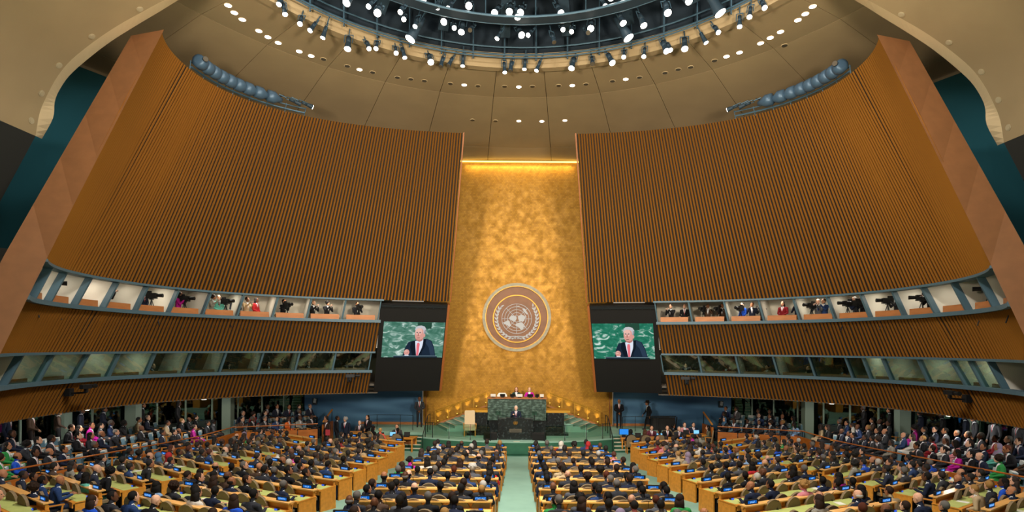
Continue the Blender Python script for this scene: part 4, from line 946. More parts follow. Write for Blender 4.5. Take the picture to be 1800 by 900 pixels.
    for i, ((xa, ya), (xb, yb)) in enumerate(zip(pl, pl[1:])):
        a, c = off(xa, ya), off(xb, yb); b.add([a, c, c + Vector((0, 0, 4.4)), a + Vector((0, 0, 4.4))], [(0, 1, 2, 3)], i)
    a, c = off(*pl[-1]), Vector((sx * 13.0, 37.3, 0)); b.add([a, c, c + Vector((0, 0, 4.4)), a + Vector((0, 0, 4.4))], [(0, 1, 2, 3)], 0)
    tag(b.build('wall_%s_corridor' % s, mats), 'dark blue and green corridor wall beyond the %s glazing' % s, 'wall', kind='structure')
    b = MB(); b.slab(arc(sx, .40, TH_END, ZE + .02, .1), [Vector((sx * 26, p.y + 2, p.z)) if i > 20 else Vector((p.x * 1.15, 38.5, p.z)) for i, p in enumerate(arc(sx, .40, TH_END, ZE + .02, .1))], .05)
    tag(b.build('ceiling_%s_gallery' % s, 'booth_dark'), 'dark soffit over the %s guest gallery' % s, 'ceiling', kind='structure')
    for k, (x, y, w) in enumerate(((20.6, 25.7, .6), (19.2, 28.4, .55), (21.2, 19.5, .7), (16.6, 32.6, .5))):
        b = MB(); b.box((sx * x, y, 2.0), (w, .45, 3.6))
        tag(b.build('column_%d' % (k + 1 + (4 if sx > 0 else 0)), 'column_pale'), 'pale green-grey column, %s from the stage, behind the %s gallery' % (ORD[{0: 2, 1: 1, 2: 3, 3: 0}[k]], s), 'column', kind='structure')
    b = MB(); b.box((sx * 15.95, 17.0, 1.9), (.35, .6, 3.8)); tag(b.build('column_%d' % (9 if sx < 0 else 10), 'charcoal_wall'), 'dark pillar at the near end of the %s gallery' % s, 'column', kind='structure')
    # gallery ceiling lamps
    for y, x in ((19, 18.6), (24, 18.2), (29, 16.0)):
        c = Vector((sx * x, y, 3.02)); q = empty('soffit_light', c); tag(q, 'small soffit lamp above the %s gallery, %s from the stage' % (s, ORD[{29: 0, 24: 1, 19: 2}[y]]), 'light', 'soffit lights')
        b = MB(); b.tube((0, 0, 0), (0, 0, .05), .14, n=12); b.build('housing', 'white_plastic', q); b = MB(); b.tube((0, 0, -.01), (0, 0, 0), .11, n=12); b.build('lens', 'downlight_on', q)
        lamp('soffit_lamp', 'POINT', c + Vector((0, 0, -.1)), 95, WHITE, size=.15)
    # video camera arm on the lowest band
    for k, (t, nm) in enumerate(((1.50, 'near'), (.50, 'far'))):
        p = wall(sx, t, (ZE + ZD) / 2 + .2, -.05); q = wall(sx, t, (ZE + ZD) / 2 + .2, -1.0)
        r = empty('robotic_camera', p); tag(r, 'black remote camera on a bracket on the %s lower slat band, %s the stage' % (s, 'away from' if k == 0 else 'next to'), 'camera')
        d = (q - p) * .7; b = MB(); b.box((0, 0, 0), (.22, .22, .3)); b.build('wall_plate', 'camera_black', r); b = MB(); b.bar((0, 0, -.05), d, .07, .07); b.build('arm', 'camera_black', r)
        b = MB(); tn = Vector((-d.y, d.x, 0)).normalized(); b.bar(d + Vector((0, 0, .22)) - tn * .25, d + Vector((0, 0, .22)) + tn * .22, .14, .16); b.bar(d, d + Vector((0, 0, .2)), .1, .1); b.build('camera_body', 'camera_black', r)
        b = MB(); b.tube(d + Vector((0, 0, .22)) + tn * .28, d + Vector((0, 0, .22)) + tn * .5, .07, .085, n=10); b.build('lens', 'black', r)

# ------------------------------------------------------------------ people
HS = 1.14
def make_body(name, pose, voxel):
    """one continuous body surface; pose facing +Y, origin on the floor. returns mesh, head centre, head yaw"""
    b = MB(); prims = []
    def cap(p0, p1, r0, r1, slot):
        b.cap(p0, p1, r0, r1); prims.append((Vector(p0), Vector(p1), (r0 + r1) / 2, slot))
    sit = pose.get('sit', True); w = pose.get('w', 1.0); ln = pose.get('lean', 0.0); yaw = pose.get('yaw', 0.0); side = pose.get('side', 0.0)
    z0 = .50 if sit else .93                       # hip height
    def T(x, y, h):                                # torso point: h above the hips, leaning
        return Vector((x + side * h, y + ln * h, z0 + h))
    rings = [(-.06, .16, .13), (.06, .165, .125), (.2, .17, .12), (.33, .19 * w, .13), (.43, .20 * w, .12), (.49, .17 * w, .10), (.54, .085, .075)]
    R = []
    for h, rx, ry in rings:
        c = T(0, -.02, h); R.append((c.x, c.y, c.z, rx, ry))
    b.loft(R, 16); 
    for q in zip(R, R[1:]): prims.append((Vector(q[0][:3]), Vector(q[1][:3]), (q[0][3] + q[0][4]) / 2, 1))
    for s in (-1, 1): cap(T(0, -.03, .44), T(s * .195 * w, -.03, .45), .09, .08, 1)
    # neck and head
    cap(T(0, -.015, .5), T(0, .0, .60), .06, .056, 0)
    hc = T(0, .03, .70)
    H = MB(); H.loft([(0, .045, -.118, .022, .022), (0, .035, -.105, .042, .045), (0, .02, -.07, .06, .072), (0, .008, -.02, .07, .088), (0, 0, .03, .075, .096), (0, -.004, .075, .066, .084), (0, -.006, .105, .045, .058), (0, -.006, .118, .016, .02)], 14)
    H.cap((0, .095, .012), (0, .112, -.022), .010, .015, 6); H.cap((0, .085, -.062), (0, .09, -.064), .02, .02, 6)
    for s in (-1, 1): H.cap((s * .075, -.008, .018), (s * .073, -.006, -.025), .016, .012, 6)
    Rz = Matrix.Rotation(yaw, 3, 'Z') @ Matrix.Rotation(pose.get('nod', 0.0), 3, 'X')
    b.add([Rz @ (Vector(v) * HS) + hc for v in H.v], H.f)
    prims.append((hc + Rz @ Vector((0, .02, -.04)), hc + Rz @ Vector((0, 0, .06)), .095, 0))
    # arms and hands
    def hand(wr, d, s, fist):
        d = Vector(d).normalized(); up = Vector((0, 0, 1)); sdv = d.cross(up).normalized() if abs(d.z) < .95 else Vector((1, 0, 0)); nrm = sdv.cross(d)
        pe = wr + d * .085
        for o in (-.026, 0, .026): cap(wr + sdv * o * .6, pe + sdv * o, .019, .017, 0)
        for i, o in enumerate((-.036, -.012, .012, .036)):
            L = (.055, .072, .076, .066)[i] if s > 0 else (.066, .076, .072, .055)[i]
            k1 = pe + sdv * o + d * L * (.3 if fist else .55) - nrm * (L * .25)
            k2 = k1 + (d * (-.2 if fist else .35) - nrm * .5) * L
            cap(pe + sdv * o * .9, k1, .0105, .0095, 0); cap(k1, k2, .0095, .0085, 0)
        th = sdv * (-s); t1 = wr + d * .03 + th * .045; cap(wr + d * .015 + th * .02, t1, .013, .012, 0); cap(t1, t1 + d * .045 + th * .004, .011, .009, 0)
    for s, key in ((-1, 'L'), (1, 'R')):
        sh = T(s * .208 * w, -.03, .445); el, wr, fist = pose[key]
        el = Vector((s * el[0], el[1], el[2])); wr = Vector((s * wr[0], wr[1], wr[2]))
        cap(sh, el, .07, .054, 1); cap(el, wr, .053, .038, 1)
        d = (wr - el).normalized(); cap(wr, wr + d * .02, .03, .028, 2)
        if voxel < .02: hand(wr + d * .02, d, s, fist)
        else: cap(wr + d * .03, wr + d * .12, .038, .03, 0)
    # legs
    for s in (-1, 1):
        if sit:
            kn = Vector((s * .13, .42, .52)); an = Vector((s * .13, .40 + pose.get('foot', 0) * s, .10)); cap((s * .09, .0, .53), kn, .095, .068, 3); cap(kn, an, .062, .045, 3)
        else:
            st = pose.get('stride', .0) * s
            kn = Vector((s * .10, .03 + st * .5, .50)); an = Vector((s * .11, st - .02, .09)); cap((s * .09, -.01, .92), kn, .092, .066, 3); cap(kn, an, .064, .045, 3)
        cap(an + Vector((0, -.02, -.05)), an + Vector((0, .15, -.058)), .042, .036, 4)
    if pose.get('skirt'):
        if sit: b.loft([(0, .2, .40, .19, .26), (0, .2, .50, .2, .27), (0, .16, .60, .18, .22)], 14)
        else: b.loft([(0, 0, .35, .22, .2), (0, 0, .7, .19, .16), (0, -.01, .95, .15, .12)], 14)
    me = b.mesh(name + '_raw', ['skin', 'clothing', 'shirt_white', 'lower_clothing', 'shoe', 'eye_dark', 'tie_red'])
    ob = bpy.data.objects.new(name + '_raw', me); C.objects.link(ob)
    md = ob.modifiers.new('r', 'REMESH'); md.mode = 'VOXEL'; md.voxel_size = voxel; md.use_smooth_shade = True
    bpy.context.view_layer.update()
    out = bpy.data.meshes.new_from_object(ob.evaluated_get(bpy.context.evaluated_depsgraph_get()))
    bpy.data.objects.remove(ob); bpy.data.meshes.remove(me)
    out.name = name
    # colour slots by nearest limb
    nf = len(out.polygons); c = np.empty(nf * 3); out.polygons.foreach_get('center', c); c = c.reshape(-1, 3)
    no = np.empty(nf * 3); out.polygons.foreach_get('normal', no); no = no.reshape(-1, 3)
    best = np.full(nf, 9.0); slot = np.zeros(nf, int)
    for p0, p1, r, sl in prims:
        a = np.array(p0); d = np.array(p1) - a; L2 = max(1e-9, d @ d); t = np.clip(((c - a) @ d) / L2, 0, 1)
        dist = np.linalg.norm(c - a - t[:, None] * d, axis=1) - r
        m = dist < best; best[m] = dist[m]; slot[m] = sl
    if pose.get('skirt'): slot[(slot == 3) & (c[:, 2] > .38)] = 1
    # open jacket: shirt and tie in the V of the chest, collar ring
    t = (c[:, 2] - z0 - .22) / .3
    cx = T(0, 0, .35).x
    v = (slot == 1) & (no[:, 1] > .3) & (t > 0) & (t < 1.2) & (np.abs(c[:, 0] - cx) < .075 * np.clip(t, 0, 1))
    slot[v] = 2
    if pose.get('tie', True): slot[v & (np.abs(c[:, 0] - cx) < .018)] = 6
    slot[(slot <= 1) & (c[:, 2] > z0 + .548) & (c[:, 2] < z0 + .562) & (np.abs(c[:, 0] - cx) < .09) & (no[:, 1] > -.3)] = 2
    # eyes
    for s in (-1, 1):
        e = np.array(hc + Rz @ (Vector((s * .03, .088, .012)) * HS)); slot[np.linalg.norm(c - e, axis=1) < .014] = 5
    out.polygons.foreach_set('material_index', slot.astype(np.int32)); out.polygons.foreach_set('use_smooth', [True] * nf); out.update()
    return out, hc, yaw, slot, c
DESK = dict(L=((.27, .06, .76), (.13, .33, .81), False), R=((.27, .06, .76), (.13, .33, .81), False))
LAP = dict(L=((.28, .0, .74), (.12, .27, .63), False), R=((.28, .0, .74), (.10, .25, .64), False))
POSES = {
    'sit_desk': dict(DESK, lean=.10), 'sit_desk_left': dict(DESK, lean=.12, yaw=.7, side=.03), 'sit_desk_right': dict(DESK, lean=.05, yaw=-.7, side=-.03),
    'sit_lap': dict(LAP, lean=-.04), 'sit_lap_left': dict(LAP, lean=-.06, yaw=.55), 'sit_lap_right': dict(LAP, lean=-.02, yaw=-.5),
    'sit_chin': dict(L=LAP['L'], R=((.2, .2, .72), (.04, .16, 1.08), True), lean=.14, nod=-.1),
    'sit_read': dict(LAP, lean=.16, nod=-.35, side=.04),
    'woman_sit': dict(LAP, lean=-.02, w=.86, skirt=True, tie=False), 'woman_turn': dict(LAP, lean=.04, w=.86, yaw=-.6, skirt=True, tie=False),
    'stand': dict(sit=False, L=((.25, -.04, 1.10), (.25, .06, .86), False), R=((.25, -.04, 1.10), (.25, .06, .86), False)),
    'stand_clasp': dict(sit=False, L=((.26, .0, 1.12), (.05, .2, .98), True), R=((.26, .0, 1.12), (.05, .22, .96), True)),
    'stand_camera': dict(sit=False, L=((.24, .18, 1.18), (.06, .34, 1.45), True), R=((.26, .14, 1.16), (.10, .34, 1.42), True), lean=.05, tie=False),
    'walk': dict(sit=False, L=((.24, -.1, 1.12), (.25, -.02, .9), False), R=((.24, .08, 1.12), (.22, .22, .95), False), stride=.2, lean=.05, skirt=True, tie=False),
    'speaker': dict(sit=False, L=((.28, .04, 1.12), (.2, .3, 1.10), False), R=((.27, .1, 1.12), (.17, .34, 1.28), True), lean=.04)}
BODY = {}
for nm, ps in POSES.items(): BODY[nm] = make_body('person_' + nm, ps, .0105)
COARSE = {nm: make_body('coarse_' + nm, POSES[nm], .026) for nm in ('sit_desk', 'sit_desk_left', 'sit_lap', 'sit_lap_right', 'sit_lap_left', 'sit_chin', 'sit_read', 'woman_sit', 'woman_turn', 'stand', 'stand_clasp')}
def hair_mesh(kind):
    b = MB()
    if kind == 'short': b.ball((0, -.018, .032), (.083, .095, .098), 14, 9)
    elif kind == 'bald': b.ball((0, -.032, -.002), (.084, .078, .052), 14, 7)
    elif kind == 'long':
        b.ball((0, -.020, .03), (.09, .098, .102), 14, 9); b.loft([(0, -.05, -.26, .085, .035), (0, -.055, -.2, .105, .055), (0, -.045, -.08, .105, .07), (0, -.03, .03, .09, .08)], 14)
    elif kind == 'curly':
        b.ball((0, -.02, .035), (.11, .115, .115), 14, 9)
        for i in range(16):
            a, e = rng.uniform(0, 6.28), rng.uniform(-.2, 1.2); 
            if math.sin(a) * math.cos(e) > .45: continue
            b.ball((.1 * math.cos(a) * math.cos(e), -.02 + .1 * math.sin(a) * math.cos(e), .035 + .1 * math.sin(e)), .035, 7, 5)
    elif kind == 'bun': b.ball((0, -.018, .03), (.085, .096, .1), 14, 9); b.ball((0, -.125, .03), .045, 10, 6)
    elif kind == 'scarf':
        b.ball((0, -.022, .015), (.098, .108, .122), 14, 9); b.loft([(0, -.01, -.25, .17, .12), (0, -.01, -.2, .15, .11), (0, -.015, -.1, .09, .085), (0, -.02, 0, .09, .09)], 14)
    elif kind == 'hat':
        b.ball((0, -.02, .02), (.088, .098, .10), 14, 8); b.loft([(0, 0, .055, .19, .19), (0, 0, .07, .19, .19), (0, -.005, .08, .1, .11), (0, -.005, .17, .085, .095)], 16)
    elif kind == 'cap': b.ball((0, -.012, .045), (.088, .1, .085), 14, 8); b.loft([(0, .0, .085, .115, .12), (0, 0, .12, .12, .125), (0, 0, .135, .1, .1)], 14)
    return b.mesh('hair_' + kind, 'hair', True)
HAIR = {k: hair_mesh(k) for k in ('short', 'bald', 'long', 'curly', 'bun', 'scarf', 'hat', 'cap')}
HAIRC = [('black', '#14110f', 9), ('dark brown', '#2a1c14', 6), ('grey', '#5f5b57', 3), ('white', '#a9a59e', .8), ('blond', '#94703f', 1.2), ('auburn', '#4c2414', .8)]
SUITS = [('black suit', '#16171b', 8), ('charcoal suit', '#2b2d33', 8), ('navy suit', '#1b2338', 8), ('grey suit', '#4d4f54', 2.5), ('blue suit', '#223a66', 2.2), ('brown jacket', '#4a382c', 1.2)]
TOPS = [('red jacket', '#b0262c'), ('white blouse', '#c9c5bd'), ('bright blue jacket', '#1d4fc0'), ('orange dress', '#d8641c'), ('green dress', '#2f8a45'), ('pink jacket', '#c9808a'), ('magenta top', '#b01a8c'), ('turquoise jacket', '#5fb3a4'), ('dark red dress', '#7a1620'), ('light blue dress', '#7fa0c8'), ('patterned grey dress', '#8a877c'), ('beige jacket', '#b09a78')]
def wpick(L): return rng.choices(L, [x[2] for x in L])[0]
def look(bright=.1):
    """random appearance -> dict"""
    d = {}
    woman = rng.random() < .27
    d['woman'] = woman
    if woman and rng.random() < bright * 4: d['cloth'] = rng.choice(TOPS)
    elif rng.random() < bright * .25: d['cloth'] = rng.choice(TOPS[1:3] + TOPS[-2:])
    else: d['cloth'] = wpick(SUITS)[:2]
    d['skin'] = rng.choice([.02, .08, .15, .3, .45, .55, .65, .75, .85, .95])
    hc = wpick(HAIRC)
    if d['skin'] < .4: hc = rng.choice([HAIRC[0]] * 5 + [HAIRC[2]])
    if woman and hc[0] in ('grey', 'white'): hc = HAIRC[1]
    kind = rng.choices(['long', 'bun', 'curly', 'scarf', 'short'], [5, 2, 1.5, .9, 1.5])[0] if woman else rng.choices(['short', 'bald', 'none', 'curly'], [9, 1.3, .8, .3])[0]
    d['hair'] = kind; d['hairc'] = hc
    if kind == 'scarf': d['hairc'] = rng.choice([('white', '#c8c4bc', 1), ('red', '#a82025', 1), ('blue', '#3f6688', 1), ('lilac', '#7d6f86', 1), ('black', '#17171b', 1)])
    return d
def hair_words(d):
    k, c = d['hair'], d['hairc'][0]
    if k == 'none': return 'bald'
    if k == 'bald': return 'balding %s-haired' % c.replace(' ', '-')
    if k == 'scarf': return '%s-scarved' % c
    if k == 'hat': return 'black-hatted'
    if k == 'cap': return 'capped'
    return {'long': 'long-', 'bun': 'bun-', 'curly': 'curly-', 'short': ''}[k] + c.replace(' ', '-') + '-haired'
USED = set()
def person(pose, loc, rz, d, label, group=None, scale=1.0):
    me, hc, yaw = BODY[pose][:3]
    o = link('person', me, None, loc, (0, 0, rz)); o.scale = (scale,) * 3
    o.color = lin(d['cloth'][1])[:3] + (d['skin'],)
    assert label not in USED, label
    USED.add(label); tag(o, label, 'person', group)
    if d['hair'] != 'none':
        h = link('hair', HAIR[d['hair']], o, hc, (POSES[pose].get('nod', 0), 0, yaw)); h.color = lin(d['hairc'][1]); h.scale = (HS,) * 3
    return o
def pose_for(d, desk):
    if d['woman']: return rng.choice(['woman_sit', 'woman_turn', 'sit_lap_left'])
    if desk: return rng.choices(['sit_desk', 'sit_desk_left', 'sit_desk_right', 'sit_lap', 'sit_lap_left', 'sit_lap_right', 'sit_chin', 'sit_read'], [4, 2, 2, 2, 1, 1, 1, 1.5])[0]
    return rng.choices(['sit_lap', 'sit_lap_left', 'sit_lap_right', 'sit_chin', 'sit_read'], [3, 1.5, 1.5, 1.2, 1.2])[0]

# ------------------------------------------------------------------ delegate chair
def rounded_back(w, h, n=9):
    return [(-w, 0), (w, 0), (w, h * .55)] + [(w * math.cos(t), h * .55 + h * .45 * math.sin(t)) for t in [math.pi * (i + 1) / (n + 1) for i in range(n)]] + [(-w, h * .55)]
cb = MB(); cb.prism(rounded_back(.27, .62), .07, Matrix.Translation((0, -.24, .44)) @ Matrix.Rotation(.14, 4, 'X')); CH_BACK = cb.mesh('chair_back', 'chair_fabric')
cs = MB(); cs.prism([(-.25, .38), (.25, .38), (.25, .46), (.2, .485), (-.2, .485), (-.25, .46)], .5, Matrix.Translation((0, -.22, 0))); CH_SEAT = cs.mesh('chair_seat', 'chair_fabric')
ca = MB(); ca.bar((0, -.2, .66), (0, .18, .66), .05, .035); ca.bar((0, .1, .4), (0, .14, .66), .05, .04); CH_ARM = ca.mesh('chair_arm', 'chair_wood')
cl = MB(); cl.bar((0, 0, .4), (0, .02, 0), .045, .045); CH_LEG = cl.mesh('chair_leg', 'chair_wood')
def join_all(parts, mats):
    b = MB()
    for me, off, mi in parts: b.add([Vector(v.co) + Vector(off) for v in me.vertices], [list(p.vertices) for p in me.polygons], mi)
    return b
CHP = [(CH_BACK, (0, 0, 0), 0), (CH_SEAT, (0, 0, 0), 0), (CH_ARM, (-.28, 0, 0), 1), (CH_ARM, (.28, 0, 0), 1)] + [(CH_LEG, (x, y, 0), 1) for x in (-.22, .22) for y in (-.18, .2)]
CH_ALL = join_all(CHP, None).mesh('conference_chair', ['chair_fabric', 'chair_wood'])
def chair(loc, rz, label, parts):
    assert label not in USED, label
    USED.add(label)
    if not parts:
        o = link('conference_chair', CH_ALL, None, loc, (0, 0, rz)); return tag(o, label, 'chair', 'delegate chairs')
    r = empty('conference_chair', loc, rz); tag(r, label, 'chair', 'delegate chairs')
    link('backrest', CH_BACK, r); link('seat', CH_SEAT, r); link('armrest', CH_ARM, r, (-.28, 0, 0)); link('armrest', CH_ARM, r, (.28, 0, 0))
    for x in (-.22, .22):
        for y in (-.18, .2): link('leg', CH_LEG, r, (x, y, 0))
    return r

# ------------------------------------------------------------------ delegate desks
ROWS = []           # (block, row, origin of the aisle end, direction, length, seats)
for i in range(10):
    y = 27.4 - 1.74 * i
    for sx in (-1, 1): ROWS.append(('centre %s' % SIDE[-1 if sx < 0 else 1], sx, i, (sx * (.52 + .02 * i), y), 0.0, 3.55 + .03 * i, 6))
for i in range(10):
    y = 28.9 - 1.725 * i
    for sx in (-1, 1): ROWS.append(('inner %s' % SIDE[-1 if sx < 0 else 1], sx, i, (sx * (5.75 + .03 * i), y), 25.0, 3.6 + .1 * i, 6))
for i in range(10):
    y = 29.6 - 1.63 * i
    for sx in (-1, 1): ROWS.append(('outer %s' % SIDE[-1 if sx < 0 else 1], sx, i, (sx * (10.5 + .2 * i), y), 33.0, min(3.3 + .13 * i, 4.3), 5))
def project(p):
    u, v = p[0] / p[1], (p[2] - EYE) / p[1]
    dx, dy = 1000 * u, -1000 * v
    return 911 + dx - .007 * dy, 610 + dy + .007 * dx
DESKM = {}
def desk_meshes(L):
    k = round(L, 2)
    if k in DESKM: return DESKM[k]
    h = L / 2
    def bx(c, d, m): b = MB(); b.box(c, d); return b.mesh('desk_piece', m)
    D = dict(ledge=bx((0, .36, .955), (L, .22, .035), 'desk_ledge_wood'), desktop=bx((0, .02, .745), (L, .74, .05), 'desk_wood'), writing_surface=bx((0, -.02, .773), (L - .06, .46, .008), 'green_leather'),
             front_panel=bx((0, .37, .45), (L - .08, .03, .9), 'desk_wood'), apron=bx((0, -.33, .665), (L - .06, .03, .12), 'desk_wood'), end_panel=bx((0, .05, .37), (.05, .66, .74), 'desk_wood'), ledge_support=bx((0, .33, .86), (.04, .06, .17), 'desk_wood'))
    DESKM[k] = D; return D
pl = MB(); pl.box((0, 0, .06), (.42, .06, .12)); PLATE = pl.mesh('plate_case', 'black')
pl = MB(); pl.box((0, -.033, .06), (.30, .008, .075)); PLATE_S = pl.mesh('plate_display', 'plate_blue')
def text_mesh(k):
    r2 = random.Random(k); b = MB(); n = r2.randint(4, 8); x = -.017 * n
    for i in range(n):
        w = r2.choice([.018, .022]); b.box((x + .012, -.039, .06), (w * .35, .003, .04)); b.box((x + .018, -.039, .06 + r2.choice([-.018, 0, .018])), (w * .8, .003, .012)); x += .034
    return b.mesh('plate_lettering', 'plate_text')
TEXTS = [text_mesh(k) for k in range(8)]
vc = MB(); vc.prism([(-.06, 0), (.06, 0), (.06, .05), (-.06, .05)], .07); VC_B = vc.mesh('console_case', 'black')
vc = MB(); vc.box((0, -.006, .028), (.1, .008, .04)); VC_S = vc.mesh('console_display', 'console_blue')
mc = MB(); mc.tube((0, 0, 0), (0, 0, .015), .035, n=8); mc.path([(0, 0, .01), (0, .03, .16), (0, -.03, .24)], .006, 4); mc.ball((0, -.035, .245), .014, 6, 4); MIC = mc.mesh('desk_microphone', 'black')
pp = MB(); pp.box((0, 0, .003), (.21, .29, .006)); PAPER = pp.mesh('paper_sheet', 'paper')
people_spots = []; chair_spots = []
for blk, sx, i, (ex, ey), ang, L, ns in ROWS:
    z = zf(ey); a = math.radians(ang)
    # local frame: x to the right seen from behind, y towards the stage
    rz = -sx * -1 * 0
    dirv = Vector((sx * math.cos(a), math.sin(a), 0))                # from the aisle end outwards
    fwd = Vector((-sx * math.sin(a), math.cos(a), 0))
    mid = Vector((ex, ey, 0)) + dirv * (L / 2) - fwd * .36
    rz = math.atan2(-fwd.x, fwd.y)
    px, py = project((mid.x, mid.y, z + .9))
    pxe, pye = project((ex, ey, z + .9))
    if min(py, pye) > 960 or (px < -150 or px > 1950): continue
    zz = zf(mid.y)
    rowname = '%s desk row from the stage, %s block' % (ORD[i], blk)
    r = empty('delegate_desk', (mid.x, mid.y, zz), rz); tag(r, 'long orange wooden desk with green top, ' + rowname, 'desk', 'delegate desks')
    D = desk_meshes(L)
    for nm in ('ledge', 'desktop', 'writing_surface', 'front_panel', 'apron'): link(nm, D[nm], r)
    for e in (-1, 1): link('end_panel', D['end_panel'], r, (e * (L / 2 - .025), 0, 0))
    for e in np.linspace(-L / 2 + .05, L / 2 - .05, 4): link('ledge_support', D['ledge_support'], r, (e, 0, 0))
    Mx = Matrix.Translation((mid.x, mid.y, zz)) @ Matrix.Rotation(rz, 4, 'Z')
    for e in (-1, 1):
        aisle = (e == -sx)
        q = Mx @ Vector((e * (L / 2 - .32), .37, .973)); X = project(q)
        if -20 < X[0] < 1820 and X[1] < 915:
            n = empty('name_plate', q, rz + rng.uniform(-.05, .05)); tag(n, 'blue-lit name plate at the %s end, %s' % ('inner' if aisle else 'outer', rowname), 'name plate', 'delegation name plates')
            link('case', PLATE, n); link('display', PLATE_S, n); link('lettering', rng.choice(TEXTS), n)
            q = Mx @ Vector((e * (L / 2 - .3), .12, .777))
            n = empty('voting_console', q, rz); tag(n, 'small blue-lit console at the %s end, %s' % ('inner' if aisle else 'outer', rowname), 'console', 'voting consoles'); link('case', VC_B, n); link('display', VC_S, n)
    for k in range(2):
        q = Mx @ Vector(((-.25 + .5 * k) * L, .2, .777)); X = project(q)
        if -20 < X[0] < 1820 and X[1] < 905: tag(link('microphone', MIC, None, q, (0, 0, rz)), 'gooseneck microphone, %s half, %s' % ('inner' if (k == 0) == (sx > 0) else 'outer', rowname), 'microphone', 'desk microphones')
    if rng.random() < .75:
        q = Mx @ Vector((rng.uniform(-.4, .4) * L, rng.uniform(-.08, .05), .777)); X = project(q)
        if -20 < X[0] < 1820 and X[1] < 905: tag(link('paper_sheet', PAPER, None, q, (0, 0, rz + rng.uniform(-.4, .4))), 'white paper sheet lying on the desk, ' + rowname, 'paper', 'papers on the desks')
    for ln in range(2):
        for k in range(ns):
            if sx < 0: kk = ns - 1 - k
            else: kk = k
            xx = -L / 2 + L * (k + .5) / ns + rng.uniform(-.04, .04); yy = -.62 if ln == 0 else -1.13
            if ang > 0 and ln == 1: yy = -1.06
            q = Mx @ Vector((xx, yy, 0)); q.z = zf(q.y)
            X = project((q.x, q.y, q.z + 1.3)); X2 = project((q.x, q.y, q.z + .7))
            if X[0] < -15 or X[0] > 1815 or X[1] > 905: continue
            if abs(q.x) > gal_x(q.y) - .3: continue
            nm = '%s %s seat off aisle, %s row, %s' % (ORD[kk], 'desk' if ln == 0 else 'rear', ORD[i], blk)
            chair_spots.append((q.length, q, rz + rng.uniform(-.15, .15), nm))
            occ = .86 if ln == 0 else (.6 if ang == 0 else .48)
            if rng.random() < occ: people_spots.append((math.hypot(q.x, q.y), q, rz, nm, ln))
people_spots.sort(key=lambda t: t[0]); chair_spots.sort(key=lambda t: t[0])
for j, (dist, q, rz, nm) in enumerate(chair_spots[:280]): chair(q, rz, 'tan upholstered chair, ' + nm, j < 110)
def stuff_mesh(name, mats, items):
    """items: (mesh, Matrix) joined"""
    V, F, MI = [], [], []; nb = 0
    b = MB()
    for me, Mx, mi in items:
        vs = [Mx @ v.co for v in me.vertices]; b.add(vs, [list(p.vertices) for p in me.polygons], mi)
    return b
cm = MB()
for dist, q, rz, nm in chair_spots[280:]:
    Mx = Matrix.Translation(q) @ Matrix.Rotation(rz, 4, 'Z')
    for me, off, mi in CHP[:4]: cm.add([Mx @ (Vector(v.co) + Vector(off)) for v in me.vertices], [list(p.vertices) for p in me.polygons], mi)
if chair_spots[280:]: tag(cm.build('chair_rows', ['chair_fabric', 'chair_wood']), 'rows of small tan chairs at the desks nearest the stage', 'chairs', kind='stuff')
CROWD = []          # (pose, place, turn, look, scale) of people too small to keep apart
N_DEL = 185
for dist, q, rz, nm, ln in people_spots:
    d = look(.12); ps = pose_for(d, ln == 0); rr = rz + rng.uniform(-.12, .12); sc = rng.uniform(1.0, 1.09)
    if N_DEL > 0: N_DEL -= 1; person(ps, q + Vector((0, 0, -.02)), rr, d, '%s person in %s, %s' % (hair_words(d), d['cloth'][0], nm), 'seated delegates', sc)
    else: CROWD.append((ps, q, rr, d, sc))
# ------------------------------------------------------------------ guest gallery seats and guests
gb = MB(); gb.prism([(-.26, .32), (.26, .32), (.27, .8), (.23, .88), (-.23, .88), (-.27, .8)], .13, Matrix.Translation((0, -.3, 0)) @ Matrix.Rotation(.12, 4, 'X')); G_BACK = gb.mesh('guest_back', 'guest_fabric')
gb = MB(); gb.prism([(-.25, .36), (.25, .36), (.25, .46), (-.25, .46)], .5, Matrix.Translation((0, -.24, 0))); gb.box((0, .0, .18), (.12, .3, .36)); G_SEAT = gb.mesh('guest_seat', 'guest_fabric')
gb = MB(); gb.prism([(-.2, .74), (.2, .74), (.2, .895), (-.2, .895)], .16, Matrix.Translation((0, -.32, 0)) @ Matrix.Rotation(.12, 4, 'X')); G_COV = gb.mesh('guest_cover', 'cover_white')
gb = MB(); gb.box((.3, .02, .64), (.06, .34, .03)); gb.bar((.3, 0, .3), (.3, 0, .64), .04, .06); G_ARM = gb.mesh('guest_arm', 'chair_wood')
NUM = ORD + ['twenty-first', 'twenty-second', 'twenty-third', 'twenty-fourth', 'twenty-fifth', 'twenty-sixth', 'twenty-seventh']
NUM = [x + ' from the stage' for x in NUM]
